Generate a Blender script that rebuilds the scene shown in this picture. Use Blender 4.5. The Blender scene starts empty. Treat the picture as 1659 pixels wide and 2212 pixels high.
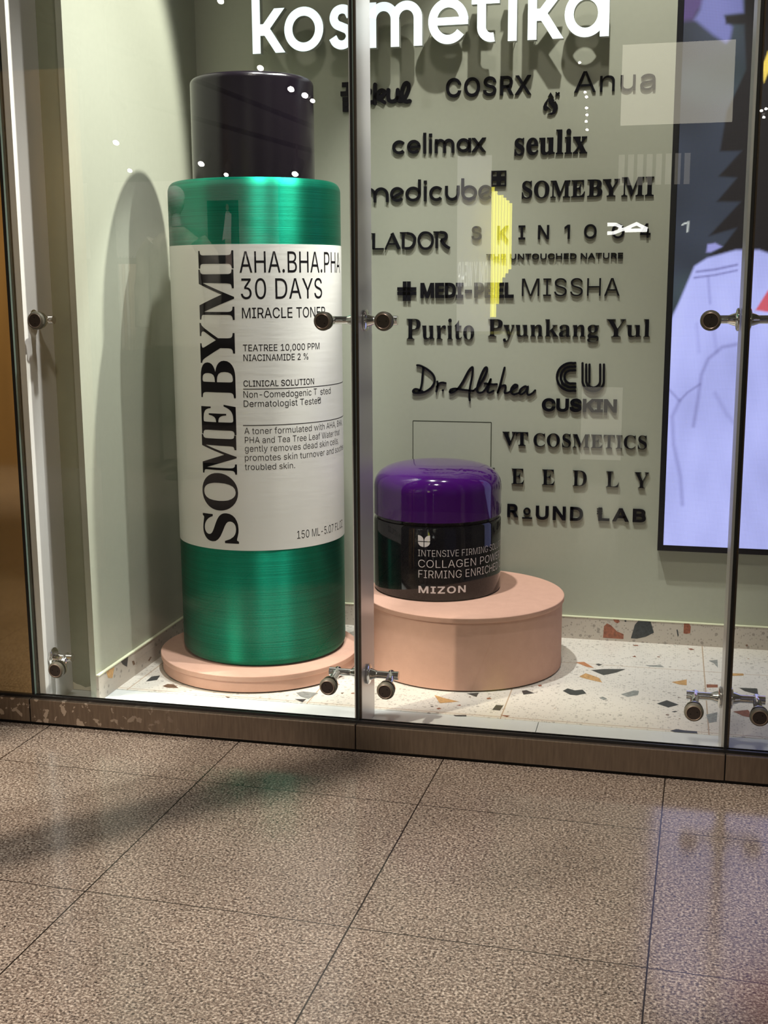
import bpy, bmesh, math, json, random
import numpy as np
from mathutils import Vector, Matrix
from mathutils.geometry import delaunay_2d_cdt
random.seed(7)
SC = bpy.context.scene
COL = SC.collection
PI = math.pi

# ------------------------------------------------------------------ camera
cam = bpy.data.objects.new('camera', bpy.data.cameras.new('camera'))
COL.objects.link(cam)
r_ = Vector((0.973292, 0.229513, -0.005188)); u_ = Vector((-0.037828, 0.182623, 0.982455)); w_ = Vector((-0.226434, 0.956019, -0.186427))
cam.matrix_world = Matrix(((r_.x, u_.x, -w_.x, 1.19667), (r_.y, u_.y, -w_.y, -3.62810), (r_.z, u_.z, -w_.z, 1.51759), (0, 0, 0, 1)))
cam.data.sensor_fit = 'HORIZONTAL'; cam.data.sensor_width = 36
cam.data.lens = 36 * 2606.96 / 1659
cam.data.clip_start = 0.05
SC.camera = cam
SC.view_settings.view_transform = 'Standard'; SC.view_settings.look = 'None'
SC.view_settings.exposure = 0.0; SC.view_settings.gamma = 1.0
SC.view_settings.use_curve_mapping = False
SC.cycles.max_bounces = 10; SC.cycles.transparent_max_bounces = 24
SC.cycles.glossy_bounces = 6
SC.cycles.caustics_reflective = False; SC.cycles.caustics_refractive = False
SC.cycles.sample_clamp_indirect = 4

# ------------------------------------------------------------------ world and lights
wd = bpy.data.worlds.new('world'); SC.world = wd; wd.use_nodes = True
wd.node_tree.nodes['Background'].inputs[0].default_value = (1.0, 0.86, 0.72, 1)
wd.node_tree.nodes['Background'].inputs[1].default_value = 0.035

def spot(name, loc, target, watts, col, angle, blend=.3, rad=.04):
    l = bpy.data.lights.new(name, 'SPOT'); l.energy = watts; l.color = col
    l.spot_size = math.radians(angle); l.spot_blend = blend; l.shadow_soft_size = rad
    o = bpy.data.objects.new(name, l); COL.objects.link(o); o.location = loc
    d = Vector(target) - Vector(loc)
    o.rotation_euler = d.to_track_quat('-Z', 'Y').to_euler()
    return o
WARM = (1.0, .93, .78); COOL = (.93, .98, 1.0)
spot('display_spot_back', (1.11, 1.08, 4.60), (-.755, .25, 1.7), 1050, (1.0, .98, .89), 32, .25, .05)
spot('display_spot_front', (.95, .10, 3.95), (.75, 1.25, 1.5), 172, (1.0, .96, .88), 50, .35, .03)
spot('display_spot_bottle', (1.05, .36, 4.40), (-.40, .70, 1.0), 420, (.98, 1.0, .97), 25, .3, .03)
spot('display_spot_floor', (.10, .16, 4.30), (.10, .24, .0), 470, (1.0, .99, .96), 58, .6, .05)
spot('mall_spot_left', (-3.6, -4.2, 6.5), (.05, -.80, 0), 2750, (1.0, .87, .72), 18.5, .2, .10)
spot('mall_spot_overhead', (.9, -2.9, 5.6), (.6, -1.3, 0), 345, (1.0, .90, .81), 110, 1.0, .25)
spot('fashion_spot_wash', (-3.2, -5.6, 4.3), (-3.2, -7.4, 2.2), 300, (1.0, .92, .86), 120, .8, .02)
spot('fashion_spot_key', (-1.6, -4.2, 4.2), (-2.6, -5.3, 1.6), 1000, (1.0, .95, .9), 70, .6, .02)
spot('added_spot_cladding', (-3.0, -3.3, 4.6), (-4.2, -5.5, 1.4), 500, (1.0, .84, .6), 60, .6, .03)  # added lamp, brightens the unseen cladding mirrored in the brown facade panel

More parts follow.
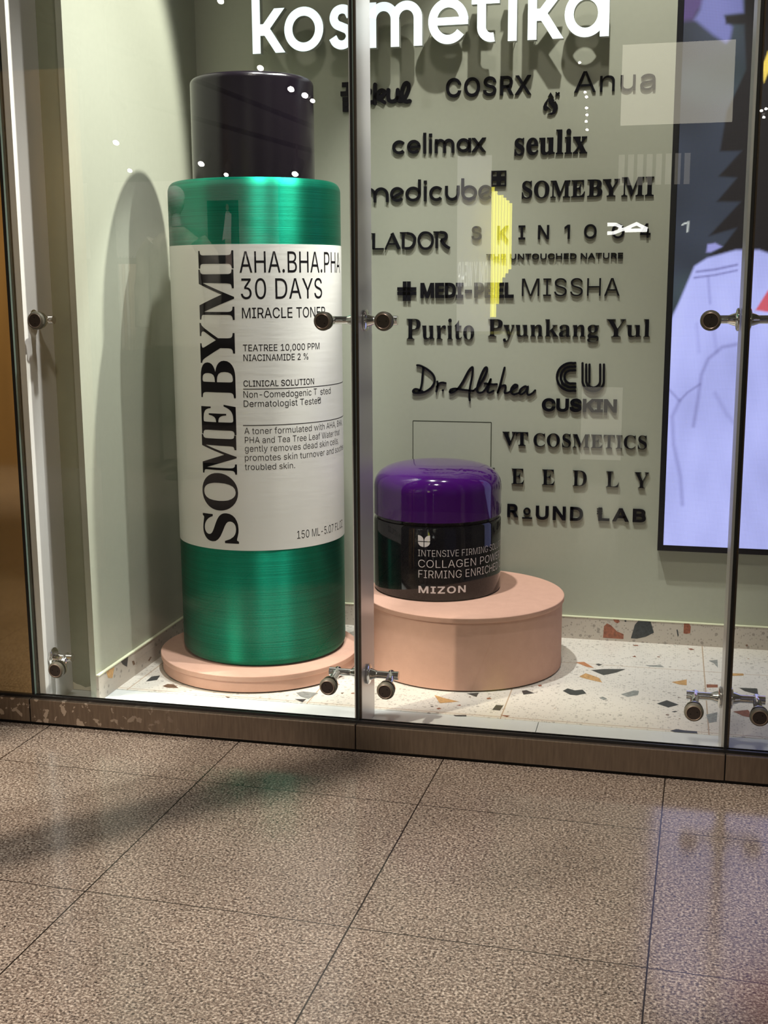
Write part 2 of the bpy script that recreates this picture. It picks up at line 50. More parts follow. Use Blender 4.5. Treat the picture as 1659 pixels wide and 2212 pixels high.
# ------------------------------------------------------------------ data (metres)
D = json.loads(r'''{"L":{"cosrx":[{"w":"COSRX","f":"i","x0":0.293,"x1":0.6293,"z":2.2381,"h":0.0679,"b":13,"cap":509,"tr":45}],"anua":[{"w":"Anua","f":"i","x0":0.795,"x1":1.1004,"z":2.2347,"h":0.0782,"b":-5,"cap":509}],"seulix":[{"w":"seulix","f":"m","x0":0.5675,"x1":0.8503,"z":2.0094,"h":0.0902,"b":4,"cap":455}],"sbm":[{"w":"SOME","f":"m","x0":0.5994,"x1":0.8457,"z":1.8442,"h":0.0638,"b":3,"cap":455},{"w":"BY","f":"m","x0":0.8545,"x1":0.979,"z":1.8441,"h":0.0647,"b":3,"cap":455},{"w":"MI","f":"m","x0":0.986,"x1":1.1089,"z":1.8431,"h":0.0712,"b":3,"cap":455}],"skin":[{"w":"SKIN!OO4","f":"i","b":10,"cap":509,"h":0.0525,"z":1.6859,"xs":[0.4195,0.5257,0.6015,0.6876,0.7804,0.8705,0.9777,1.082]},{"w":"THE UNTOUCHED NATURE","f":"i","x0":0.46,"x1":0.9997,"z":1.6073,"h":0.0218,"b":8,"cap":509}],"medipeel":[{"w":"MEDI-PEEL","f":"i","x0":0.1907,"x1":0.5721,"z":1.4597,"h":0.054,"b":34,"cap":509}],"missha":[{"w":"MISSHA","f":"i","x0":0.6056,"x1":0.9906,"z":1.4624,"h":0.0711,"b":-10,"cap":509}],"purito":[{"w":"Purito","f":"m","x0":0.1313,"x1":0.413,"z":1.2888,"h":0.0849,"b":-9,"cap":455}],"pyun":[{"w":"Pyunkang","f":"m","x0":0.4702,"x1":0.914,"z":1.3018,"h":0.0705,"b":-7,"cap":455},{"w":"Yul","f":"m","x0":0.9431,"x1":1.1132,"z":1.3023,"h":0.0708,"b":-7,"cap":455}],"cuskin":[{"w":"CUSKIN","f":"i","x0":0.6939,"x1":0.9935,"z":1.0048,"h":0.047,"b":32,"cap":509}],"vt":[{"w":"VT","f":"m","x0":0.5352,"x1":0.6399,"z":0.8586,"h":0.0556,"b":1,"cap":455},{"w":"COSMETICS","f":"m","x0":0.6627,"x1":1.1164,"z":0.8563,"h":0.0552,"b":-7,"cap":455}],"needly":[{"w":"NEEDLY","f":"m","b":-9,"cap":455,"z":0.6978,"h":0.0657,"xs":[0.4752,0.6002,0.7256,0.8533,0.985,1.1005],"sx":0.9}],"round":[{"w":"R","f":"i","x0":0.5594,"x1":0.6047,"z":0.5607,"h":0.0509,"b":22,"cap":509},{"w":"UND","f":"i","x0":0.6777,"x1":0.8708,"z":0.5555,"h":0.0526,"b":22,"cap":509,"tr":70},{"w":"LAB","f":"i","x0":0.9327,"x1":1.1231,"z":0.5599,"h":0.05,"b":22,"cap":509,"tr":90}]},"kos":{"z":2.416,"h":0.1665,"l":[["k",-0.469,-0.3321],["o",-0.3359,-0.176],["s",-0.1553,-0.0464],["m",0.0038,0.2191],["e",0.2427,0.3979],["t",0.4104,0.5172],["i",0.5473,0.586],["k",0.6247,0.7605],["a",0.7622,0.927]]},"celimax":{"z":2.026,"h":0.0536,"l":[["c",0.0745,0.1317],["e",0.1355,0.1905],["l",0.1999,0.215],["i",0.2244,0.2376],["m",0.2489,0.3276],["a",0.3369,0.3946],["x",0.3964,0.4538]]},"medicube":{"z":1.8404,"h":0.0581,"l":[["m",-0.0559,0.0584],["E",0.0651,0.1237],["D",0.1285,0.1915],["i",0.2039,0.2162],["c",0.2266,0.2853],["u",0.291,0.3493],["B",0.3568,0.4203],["E",0.425,0.4835]]},"althea":[[[0.1762,1.1829],[0.1903,1.1808],[0.2185,1.1668],[0.2428,1.1451],[0.2507,1.1204],[0.2384,1.0942],[0.213,1.0756],[0.1875,1.0685],[0.1648,1.0687],[0.1591,1.0759],[0.1677,1.0843],[0.1847,1.0807],[0.2017,1.0726]],[[0.2022,1.1722],[0.1999,1.1446],[0.1966,1.1086],[0.1904,1.0836],[0.1819,1.0735]],[[0.2609,1.1166],[0.2632,1.1012],[0.2576,1.0757]],[[0.2598,1.0945],[0.2676,1.1079],[0.2806,1.1125],[0.2957,1.1105]],[[0.284,1.0811],[0.2852,1.0806]],[[0.3138,1.0744],[0.3183,1.0844],[0.3367,1.0885],[0.3619,1.085],[0.412,1.0803]],[[0.3138,1.0744],[0.3228,1.0717],[0.3451,1.0859],[0.3672,1.1164],[0.3892,1.1578],[0.4029,1.1754],[0.409,1.1733],[0.407,1.1416],[0.4007,1.1086],[0.3954,1.0701],[0.3973,1.0415]],[[0.412,1.0803],[0.434,1.1009],[0.4558,1.1367],[0.4676,1.1641],[0.4664,1.1761],[0.4581,1.1738],[0.4446,1.1475],[0.4312,1.1091],[0.4275,1.0843],[0.4343,1.0735],[0.4509,1.0765],[0.4672,1.0959],[0.4834,1.1289]],[[0.4834,1.1289],[0.4771,1.1042],[0.4702,1.0822],[0.4785,1.0741],[0.495,1.0815]],[[0.4588,1.1116],[0.4892,1.1082],[0.5084,1.109]],[[0.5399,1.1769],[0.5326,1.1486],[0.5233,1.1103],[0.5127,1.0747]],[[0.5127,1.0747],[0.5251,1.0984],[0.5414,1.1051],[0.5454,1.0943],[0.5418,1.0751],[0.5556,1.0753],[0.5718,1.0865],[0.5902,1.0993],[0.5923,1.1058],[0.5814,1.1079],[0.5695,1.0946],[0.5676,1.0782],[0.5787,1.0686],[0.5993,1.0744]],[[0.6344,1.0983],[0.6234,1.1019],[0.6073,1.0908],[0.6021,1.076],[0.6104,1.0691],[0.6265,1.0819],[0.636,1.0999],[0.6331,1.0792],[0.6387,1.0674],[0.6538,1.0741],[0.6656,1.0863]]],"cu":[[[0.8244,1.1986],[0.8171,1.1977],[0.8074,1.1985],[0.7977,1.1975],[0.7883,1.1949],[0.7795,1.1906],[0.7716,1.1849],[0.7648,1.1779],[0.7594,1.1698],[0.7554,1.1609],[0.7531,1.1513],[0.7525,1.1415],[0.7535,1.1317],[0.7563,1.1222],[0.7606,1.1133],[0.7664,1.1053],[0.7735,1.0984],[0.7817,1.0929],[0.7907,1.0889],[0.8002,1.0864],[0.81,1.0857],[0.8197,1.0867],[0.8271,1.086]],[[0.8248,1.1837],[0.8149,1.1829],[0.8077,1.1835],[0.8006,1.1828],[0.7937,1.1808],[0.7873,1.1777],[0.7815,1.1735],[0.7765,1.1684],[0.7726,1.1624],[0.7697,1.1559],[0.768,1.1489],[0.7675,1.1417],[0.7683,1.1345],[0.7703,1.1276],[0.7735,1.121],[0.7777,1.1152],[0.7829,1.1101],[0.7889,1.1061],[0.7955,1.1031],[0.8025,1.1013],[0.8097,1.1008],[0.8168,1.1015],[0.8268,1.1011]],[[0.8251,1.1687],[0.8126,1.1681],[0.8081,1.1685],[0.8035,1.168],[0.7992,1.1668],[0.7951,1.1648],[0.7914,1.1621],[0.7882,1.1589],[0.7857,1.1551],[0.7839,1.1509],[0.7828,1.1465],[0.7825,1.1419],[0.783,1.1373],[0.7843,1.1329],[0.7863,1.1288],[0.789,1.125],[0.7923,1.1218],[0.7961,1.1192],[0.8003,1.1173],[0.8047,1.1162],[0.8093,1.1159],[0.8138,1.1163],[0.8264,1.1161]],[[0.8531,1.1978],[0.8549,1.1283],[0.8549,1.1283],[0.8549,1.1283],[0.8559,1.12],[0.8585,1.1119],[0.8627,1.1046],[0.8681,1.0981],[0.8747,1.0929],[0.8822,1.089],[0.8902,1.0867],[0.8985,1.086],[0.9068,1.0869],[0.9147,1.0895],[0.9219,1.0936],[0.9281,1.099],[0.9332,1.1056],[0.9369,1.113],[0.9391,1.1211],[0.9397,1.1294],[0.9397,1.1294],[0.9379,1.1934]],[[0.8681,1.1926],[0.8698,1.1285],[0.8698,1.1285],[0.8706,1.1223],[0.8728,1.1165],[0.8762,1.1112],[0.8807,1.1069],[0.8861,1.1036],[0.8919,1.1016],[0.8981,1.101],[0.9042,1.1018],[0.91,1.1039],[0.9151,1.1073],[0.9194,1.1118],[0.9225,1.1171],[0.9244,1.123],[0.9249,1.1292],[0.9249,1.1292],[0.9231,1.1932]],[[0.8808,1.1928],[0.8827,1.1206]]],"kkul":[[[-0.0616,2.2998],[-0.0641,2.2332]],[[-0.0638,2.2555],[-0.0439,2.2686],[-0.0276,2.2791],[-0.0169,2.2742],[-0.0242,2.2595],[-0.0531,2.2512],[-0.0381,2.2406],[-0.0232,2.23],[-0.0065,2.2305]],[[0.0048,2.2971],[0.0031,2.2251]],[[0.0044,2.249],[0.0249,2.2714],[0.0398,2.272],[0.0439,2.2624],[0.0307,2.2502],[0.0098,2.2471],[0.0306,2.2352],[0.0425,2.2276]],[[0.0594,2.2745],[0.0593,2.2436],[0.0675,2.2311],[0.0842,2.2315],[0.0961,2.2438],[0.0979,2.273]],[[0.0979,2.2437],[0.1049,2.2297],[0.1227,2.2373],[0.1387,2.2642],[0.1423,2.2888],[0.1346,2.2979],[0.1228,2.2896],[0.1139,2.2597],[0.1197,2.2346],[0.1315,2.2275],[0.1469,2.2292]]],"kkulh":[[-0.1381,2.3106],[-0.0623,2.1974]],"drop":[[[0.7047,2.2404],[0.6944,2.2226],[0.7011,2.225],[0.7095,2.2247],[0.7168,2.2217]],[[0.6945,2.2172],[0.6819,2.1999],[0.6766,2.1866],[0.6796,2.1757],[0.6864,2.1712],[0.6952,2.1806],[0.7077,2.1747],[0.6905,2.1915],[0.6881,2.2013],[0.6947,2.2075]],[[0.7067,2.2221],[0.7192,2.212],[0.7139,2.2003],[0.7238,2.2075],[0.7325,2.1927],[0.7339,2.1792],[0.7247,2.1622],[0.7081,2.1558],[0.6939,2.1601],[0.7023,2.1614],[0.7135,2.1664],[0.716,2.1798],[0.7017,2.1954],[0.6958,2.2075],[0.6984,2.2181]],[[0.7248,2.2397],[0.7385,2.2263]],[[0.7382,2.2391],[0.7251,2.2268]]],"plus":[[0.4766,1.9517],[0.5363,1.8918]],"cross":[[0.0939,1.5235],[0.1723,1.4449]],"lador":[[[-0.0151,1.7167],[-0.0069,1.715]],[[-0.0046,1.7177],[-0.0055,1.6542]],[[-0.0097,1.6553],[0.0368,1.6553]],[[0.0731,1.7155],[0.0431,1.6525]],[[0.0715,1.7166],[0.1015,1.6541]],[[0.0549,1.6746],[0.0841,1.6743]],[[0.1052,1.7179],[0.14,1.7178]],[[0.1187,1.717],[0.1185,1.6539]],[[0.1354,1.7157],[0.1539,1.711],[0.165,1.6998],[0.1668,1.6888],[0.1608,1.6689],[0.1469,1.6569],[0.126,1.6556]],[[0.1828,1.6874],[0.1874,1.7039],[0.1978,1.7148],[0.2116,1.7177],[0.2254,1.7144],[0.2369,1.7033],[0.2406,1.6867],[0.237,1.6702],[0.2255,1.6571],[0.2117,1.6539],[0.1978,1.6574],[0.1874,1.6708],[0.1828,1.6874]],[[0.2438,1.719],[0.2735,1.7186]],[[0.2571,1.7179],[0.2572,1.655]],[[0.2713,1.7177],[0.2896,1.7146],[0.2965,1.7047],[0.2931,1.6926],[0.2748,1.6863]],[[0.2748,1.6874],[0.2898,1.6674],[0.3093,1.6544]]],"hatch":[[0.1581,0.9513],[0.4872,0.9524]],"o_round":[[0.6408,0.5851],[0.6211,0.556],[0.6623,0.5576]],"bth0":-1.2359297446170108,"bt":[{"w":"AHA.BHA.PHA","sub":"AHA.","s0":-0.0587,"s1":0.1011,"z":1.5555,"h":0.0726,"b":0},{"w":"30 DAYS","sub":"30 DAYS","s0":-0.0563,"s1":0.2617,"z":1.465,"h":0.0707,"b":0},{"w":"MIRACLE TONER","sub":"MIRACLE","s0":-0.054,"s1":0.1266,"z":1.3987,"h":0.036,"b":3},{"w":"TEATREE 10,000 PPM","sub":"TEATREE 10,000","s0":-0.0539,"s1":0.175,"z":1.2842,"h":0.0227,"b":3},{"w":"NIACINAMIDE 2 %","sub":"NIACINAMIDE","s0":-0.0532,"s1":0.1325,"z":1.2498,"h":0.0223,"b":3},{"w":"CLINICAL SOLUTION","sub":"CLINICAL","s0":-0.0556,"s1":0.0695,"z":1.1596,"h":0.0213,"b":6},{"w":"Non-Comedogenic T","sub":"Non-Comedogenic","s0":-0.0567,"s1":0.2003,"z":1.1203,"h":0.023,"b":-1},{"w":"sted","sub":"sted","s0":0.2439,"s1":0.3068,"z":1.1185,"h":0.0236,"b":-1},{"w":"Dermatologist Tested","sub":"Dermatologist","s0":-0.0566,"s1":0.1401,"z":1.0874,"h":0.023,"b":-1},{"w":"A toner formulated with AHA, BHA,","sub":"A toner formulated","s0":-0.0569,"s1":0.199,"z":0.9904,"h":0.0226,"b":-3},{"w":"PHA and Tea Tree Leaf Water that","sub":"PHA and Tea Tree","s0":-0.0561,"s1":0.1751,"z":0.9576,"h":0.0226,"b":-3},{"w":"gently removes dead skin cells,","sub":"gently removes dead","s0":-0.0569,"s1":0.2244,"z":0.9267,"h":0.0231,"b":-3},{"w":"promotes skin turnover and soothes","sub":"promotes skin","s0":-0.0578,"s1":0.1354,"z":0.8941,"h":0.0231,"b":-3},{"w":"troubled skin.","sub":"troubled skin.","s0":-0.0587,"s1":0.1253,"z":0.861,"h":0.0219,"b":-3},{"w":"150 ML-5.07 FL.OZ","sub":"150 ML","s0":0.1283,"s1":0.2312,"z":0.5987,"h":0.0293,"b":-3}],"efall":[[0.2361,1.0955],[0.2365,1.1157]],"rules":[[-0.0575,1.1505],[-0.0611,1.0212]],"bv":[["S",0.5886,0.6999,-0.2347,-0.0921],["O",0.7083,0.8463,-0.2323,-0.0904],["M",0.8428,0.9843,-0.2299,-0.0886],["E",0.9858,1.094,-0.2277,-0.087],["B",1.1179,1.2502,-0.2251,-0.0852],["Y",1.2404,1.3817,-0.2229,-0.0836],["M",1.3929,1.5672,-0.22,-0.0815],["I",1.5704,1.6321,-0.2179,-0.0799]],"jth0":-1.383269964492294,"jt":[{"w":"INTENSIVE FIRMING SOLUTION","sub":"INTENSIVE","s0":-0.0734,"s1":0.082,"z":0.5082,"h":0.0258,"b":-13},{"w":"COLLAGEN POWER","sub":"COLLAGEN","s0":-0.0725,"s1":0.1562,"z":0.4657,"h":0.03,"b":-10},{"w":"FIRMING ENRICHED C","sub":"FIRMING","s0":-0.0716,"s1":0.0938,"z":0.4251,"h":0.0305,"b":-10},{"w":"MIZON","sub":"MIZON","s0":-0.0716,"s1":0.1115,"z":0.3675,"h":0.0252,"b":21,"tr":70}],"emb":[[-0.0734,0.5447],[-0.0273,0.5894]],"chips":[["dark",[[0.9443,0.875],[0.9932,0.8993],[1.0739,0.917],[1.0419,0.8673],[0.9944,0.8226]]],["orange",[[0.8784,0.9598],[0.9108,0.973],[0.9544,0.9026],[0.9271,0.9104]]],["ochre",[[0.9061,0.79],[0.9265,0.8324],[0.9512,0.8131],[0.979,0.7872],[0.9946,0.7352],[0.955,0.754],[0.9189,0.774]]],["dark",[[0.8591,0.6105],[0.8745,0.6422],[0.9014,0.6251],[0.9285,0.6399],[0.9453,0.5999],[0.9111,0.5717],[0.8886,0.5736]]],["dark",[[0.7132,0.5784],[0.7289,0.5907],[0.7615,0.5629],[0.7249,0.5375]]],["dark",[[1.1943,0.545],[1.229,0.5892],[1.2709,0.5504],[1.2347,0.5131]]],["grey",[[1.0668,0.618],[1.1121,0.6715],[1.13,0.6667],[1.1274,0.6227],[1.0926,0.5929]]],["ochre",[[1.2448,0.7957],[1.3005,0.8392],[1.2998,0.7697],[1.2729,0.7728]]],["ochre",[[1.4669,0.951],[1.5099,0.9566],[1.5115,0.9323],[1.4654,0.9184]]],["dark",[[1.4854,0.7837],[1.5504,0.7891],[1.5492,0.7191],[1.5044,0.7491]]],["rust",[[1.3712,0.798],[1.4115,0.8032],[1.4104,0.7707],[1.3703,0.7601]]],["dark",[[1.2407,0.2845],[1.2609,0.3065],[1.2911,0.3],[1.3287,0.2997],[1.3283,0.2794],[1.2558,0.2777]]],["rust",[[1.4531,0.5213],[1.504,0.5485],[1.5249,0.4669],[1.4848,0.4812]]],["grey",[[1.3614,0.4695],[1.4003,0.5017],[1.3946,0.4076],[1.3685,0.3867]]],["dark",[[0.9555,0.9525],[0.9657,0.9628],[0.9831,0.9525],[0.9704,0.9338]]],["grey",[[0.9921,0.5639],[1.005,0.5787],[1.0214,0.5603],[1.0099,0.5409]]],["rust",[[0.7636,0.6536],[0.7753,0.6634],[0.7799,0.6463],[0.7691,0.6404]]],["grey",[[1.1442,0.9778],[1.2031,0.9967],[1.2181,0.9702],[1.1622,0.9678]]],["grey",[[1.3863,1.0913],[1.4208,1.1131],[1.419,1.0083],[1.4044,1.0648]]],["rust",[[1.3088,1.2365],[1.3212,1.2458],[1.3351,1.2314],[1.3208,1.2197]]],["rust",[[1.0934,1.0788],[1.102,1.0974],[1.1087,1.0779]]],["rust",[[1.0882,1.2412],[1.11,1.246],[1.1135,1.2334],[1.0949,1.2294]]],["dark",[[1.2454,0.4722],[1.2559,0.4825],[1.2675,0.4803],[1.2559,0.4682]]],["ochre",[[0.4106,0.4653],[0.4525,0.4403],[0.509,0.4157],[0.4461,0.3835]]],["dark",[[0.5209,0.5069],[0.5638,0.5251],[0.5629,0.4766]]],["dark",[[0.6367,0.3571],[0.6429,0.4105],[0.669,0.4097],[0.6644,0.3552]]],["rust",[[0.5991,0.4726],[0.6099,0.4835],[0.6189,0.4685],[0.6049,0.4604]]],["rust",[[0.4444,0.3275],[0.4515,0.3404],[0.4626,0.3315],[0.4526,0.3196]]],["rust",[[0.5068,0.3738],[0.5186,0.3863],[0.5237,0.3727]]],["rust",[[0.6701,0.3137],[0.7053,0.3136],[0.6966,0.2977]]],["dark",[[0.5127,0.2773],[0.5571,0.2887],[0.5594,0.2751],[0.5224,0.2685]]],["dark",[[-0.6753,0.3813],[-0.6785,0.4392],[-0.6512,0.4588],[-0.6409,0.4055]]],["brown",[[-0.5923,0.3457],[-0.5841,0.3718],[-0.5599,0.3739],[-0.5254,0.3379],[-0.567,0.3319]]],["grey",[[-0.0858,0.3811],[-0.0655,0.4012],[-0.0055,0.3957],[-0.0215,0.3261],[-0.055,0.3416]]],["dark",[[-0.0705,0.3153],[-0.0289,0.3245],[-0.0336,0.2889]]],["brown",[[-0.3261,0.2895],[-0.3037,0.2868],[-0.3098,0.2747]]],["brown",[[0.0731,0.4161],[0.0847,0.4218],[0.0821,0.4025]]]],"skb":[["rust",[[0.9665,0.0636],[0.9691,0.1134],[0.9811,0.1262],[0.9968,0.1194],[1.022,0.0951],[1.0501,0.084],[1.0499,0.0633]]],["dark",[[1.0799,0.0686],[1.0942,0.1275],[1.1078,0.1454],[1.1561,0.1475],[1.1628,0.1274],[1.1719,0.0981],[1.1403,0.0789],[1.1043,0.0681]]],["rust",[[1.2898,0.1033],[1.2901,0.1458],[1.3099,0.147],[1.3177,0.1327],[1.3164,0.105],[1.2999,0.101]]],["rust",[[1.0033,0.1486],[1.0265,0.1491],[1.033,0.1366],[1.0231,0.1287],[1.0106,0.1353]]],["dark",[[1.2614,0.1165],[1.2662,0.1176],[1.2715,0.0937],[1.2678,0.0849]]],["dark",[[1.0511,0.1442],[1.0591,0.1459],[1.0594,0.1374],[1.0525,0.1378]]],["brown",[[1.4835,0.1387],[1.4914,0.1371],[1.4902,0.1222],[1.4836,0.121]]]],"skl":[["ochre",[[0.202,0.1437],[0.2699,0.1405],[0.2488,0.1047],[0.2159,0.1155]]],["dark",[[0.3175,0.1496],[0.371,0.1492],[0.3861,0.1429],[0.3727,0.1077],[0.3389,0.1283]]],["brown",[[0.4163,0.1159],[0.4345,0.113],[0.4427,0.0965],[0.4266,0.0961]]],["brown",[[0.5579,0.0743],[0.585,0.083],[0.5912,0.0782],[0.5704,0.0687]]]],"scr":{"x0":1.1962,"z0":0.4753,"purple":[[1.1778,2.6408],[1.2891,2.554],[1.2419,2.4953],[1.2346,2.4713],[1.1846,2.469]],"lilac":[[1.2774,2.6349],[1.3923,2.628],[1.4106,2.4864],[1.3419,2.4819],[1.3719,2.4368],[1.3656,2.3966],[1.3513,2.3843],[1.3035,2.4159],[1.2345,2.4729],[1.2532,2.5044]],"hair":[[2.0298,1.6608],[2.0827,2.0204],[2.0699,2.4018],[1.9508,2.7788],[1.7564,2.9296],[1.5708,2.8976],[1.4511,2.7506],[1.4119,2.6269],[1.4124,2.4831],[1.3436,2.4802],[1.3482,2.4509],[1.4142,2.446],[1.4284,2.288],[1.3657,2.1424],[1.3472,1.9979],[1.4259,1.9973],[1.3462,1.9069],[1.4138,1.9002],[1.3436,1.8136],[1.4315,1.8118],[1.3202,1.6871],[1.4226,1.7165],[1.3717,1.6433],[1.3134,1.6076],[1.4235,1.6255],[1.6959,1.5458],[1.908,1.5613]],"face":[[1.5729,2.4267],[1.5882,2.5849],[1.7119,2.6403],[1.8417,2.5702],[1.8856,2.3795],[1.8811,2.0916],[1.8056,1.8974],[1.7427,1.8657],[1.6562,1.9509],[1.5985,2.1668]],"fringe":[[1.5503,2.3958],[1.5544,2.6184],[1.7081,2.7028],[1.8708,2.5996],[1.9102,2.3625],[1.8468,2.4917],[1.7186,2.5302],[1.6096,2.4886]],"yellow":[[1.4757,2.2957],[1.4926,2.3177],[1.5024,2.3497],[1.5512,2.3796],[1.5727,2.2818],[1.5106,2.2844],[1.4935,2.2363],[1.4881,2.2773]],"jacket":[[1.1515,1.301],[1.1911,1.3726],[1.2184,1.4347],[1.2718,1.5749],[1.3186,1.6058],[1.4231,1.6341],[1.5076,1.6332],[1.6778,1.5716],[1.9074,1.5697],[2.1056,1.4926],[2.2507,1.2556],[2.3667,0.3959],[1.141,0.3324]],"cuff":[[1.3165,1.6561],[1.3453,1.6609],[1.3715,1.6468],[1.3297,1.6265],[1.3143,1.6267]],"pink":[[1.5054,1.4081],[1.5519,1.4915],[1.6681,1.5973],[1.857,1.5955],[1.8821,1.4594],[1.7754,1.3215],[1.6212,1.3907]],"l1":[[1.2813,1.5539],[1.3497,1.5621],[1.4291,1.5788]],"l2":[[1.2736,1.5312],[1.3506,1.5412],[1.4301,1.558]],"l3":[[1.3253,1.5309],[1.3364,1.4345]],"l4":[[1.457,1.2813],[1.3888,1.2667],[1.3387,1.2217],[1.3153,1.1587],[1.3068,1.0683],[1.2938,0.9587]],"l5":[[1.1962,1.0992],[1.2368,1.0562],[1.2655,1.0894],[1.3116,1.1226]],"l6":[[1.2368,1.0562],[1.2109,0.9936],[1.2204,0.8835],[1.2523,0.7546],[1.2639,0.6428]],"l7":[[1.3708,1.0874],[1.418,1.0068],[1.4731,0.9445]],"l8":[[1.2896,1.355],[1.3028,1.2482]],"l9":[[1.3502,1.3552],[1.3688,1.2487]],"one":[[1.2206,1.7317],[1.2426,1.74],[1.2407,1.7037]]},"R":{"spots":[[-4.264,-6.0,2.687],[-3.385,-6.0,2.674],[-3.457,-6.0,3.772],[-2.423,-6.0,3.737],[-2.101,-6.0,3.212],[-2.634,-6.0,2.483],[-2.418,-6.0,2.393],[-3.27,-6.0,2.447],[-1.848,-6.0,3.04],[-1.732,-6.0,2.988],[-1.668,-6.0,2.946],[-1.826,-6.0,2.382],[-3.897,-6.0,2.471],[-4.018,-6.0,2.542],[-3.801,-6.0,3.082],[0.488,-6.0,2.929],[0.499,-6.0,2.895],[0.501,-6.0,2.815],[0.506,-6.0,2.764],[0.501,-6.0,2.717],[0.509,-6.0,2.655],[0.441,-6.0,3.145],[1.779,-6.0,2.749],[1.811,-6.0,2.761],[1.798,-6.0,2.702]],"panel":[[0.749,-6.2,2.709],[1.582,-6.2,3.296]],"wall":[[-5.046,-7.4,1.767],[-2.43,-7.4,2.482]],"panel2":[[0.513,-6.1,0.107],[0.833,-6.1,0.688]],"slat":[[0.745,-6.2,2.258],[1.313,-6.2,2.486]],"yellow":[[-0.277,-6.4,2.314],[-0.107,-6.4,1.254],[-0.265,-6.4,1.234],[-0.121,-6.4,2.22]],"banner":[[-0.595,-6.6,0.357],[-0.309,-6.6,2.553]],"only":[[-0.585,-6.55,1.489],[-0.331,-6.55,1.686]],"man":[[-2.537,-5.2,2.156],[-2.535,-5.2,2.218],[-2.558,-5.2,1.915],[-2.772,-5.2,1.848],[-2.333,-5.2,1.843],[-2.721,-5.2,1.247]],"rack":[[-3.364,-5.8,1.61],[-3.114,-5.8,1.609],[-3.249,-5.8,1.381]],"poster":[[-2.983,-7.0,1.574],[-2.691,-7.0,2.265]],"neon":[[[0.667,-6.3,1.965],[0.732,-6.3,1.964],[0.776,-6.3,1.945],[0.769,-6.3,1.917],[0.716,-6.3,1.899],[0.668,-6.3,1.897]],[[0.751,-6.3,1.92],[0.805,-6.3,1.927],[0.893,-6.3,1.968],[0.977,-6.3,1.924]],[[0.805,-6.3,1.916],[0.977,-6.3,1.917]]],"track":[[[-4.417,-6.05,3.65],[-1.67,-6.05,2.556]],[[-4.034,-6.05,2.926],[-1.597,-6.05,2.227]],[[-4.174,-6.05,3.417],[-3.415,-6.05,2.549]]],"beam":[[-2.893,-3.0,-0.284],[-2.698,-3.0,-0.274]],"ledge":[[-2.871,-5.5,-0.128],[-2.023,-5.5,-0.168]]},"chk":{"shoulder":[-0.0062,1.8734],"lab_top":[-0.0118,1.6529],"lab_bot":[-0.0396,0.5633],"cap_top":[-0.244,0.521,2.247],"cap_l":[-0.563,0.742,2.129],"cap_r":[-0.094,0.742,2.113],"lid":[0.0175,0.6285],"lidtop":[0.346,1.0,0.828],"corner":[0.577,0.95,0.745],"kerbseam":[[0.811,0.278,0.052],[0.813,0.186,0.052],[0.708,0.269,0.052],[1.551,0.269,0.052]],"tile":[[0.677,0.568,0.052],[0.674,0.288,0.052],[1.37,0.898,0.052],[1.356,0.306,0.052],[0.695,0.93,0.052],[1.33,0.952,0.052],[1.599,0.949,0.052],[0.196,0.267,0.052],[0.705,0.295,0.052],[1.553,0.299,0.052]]}}''')
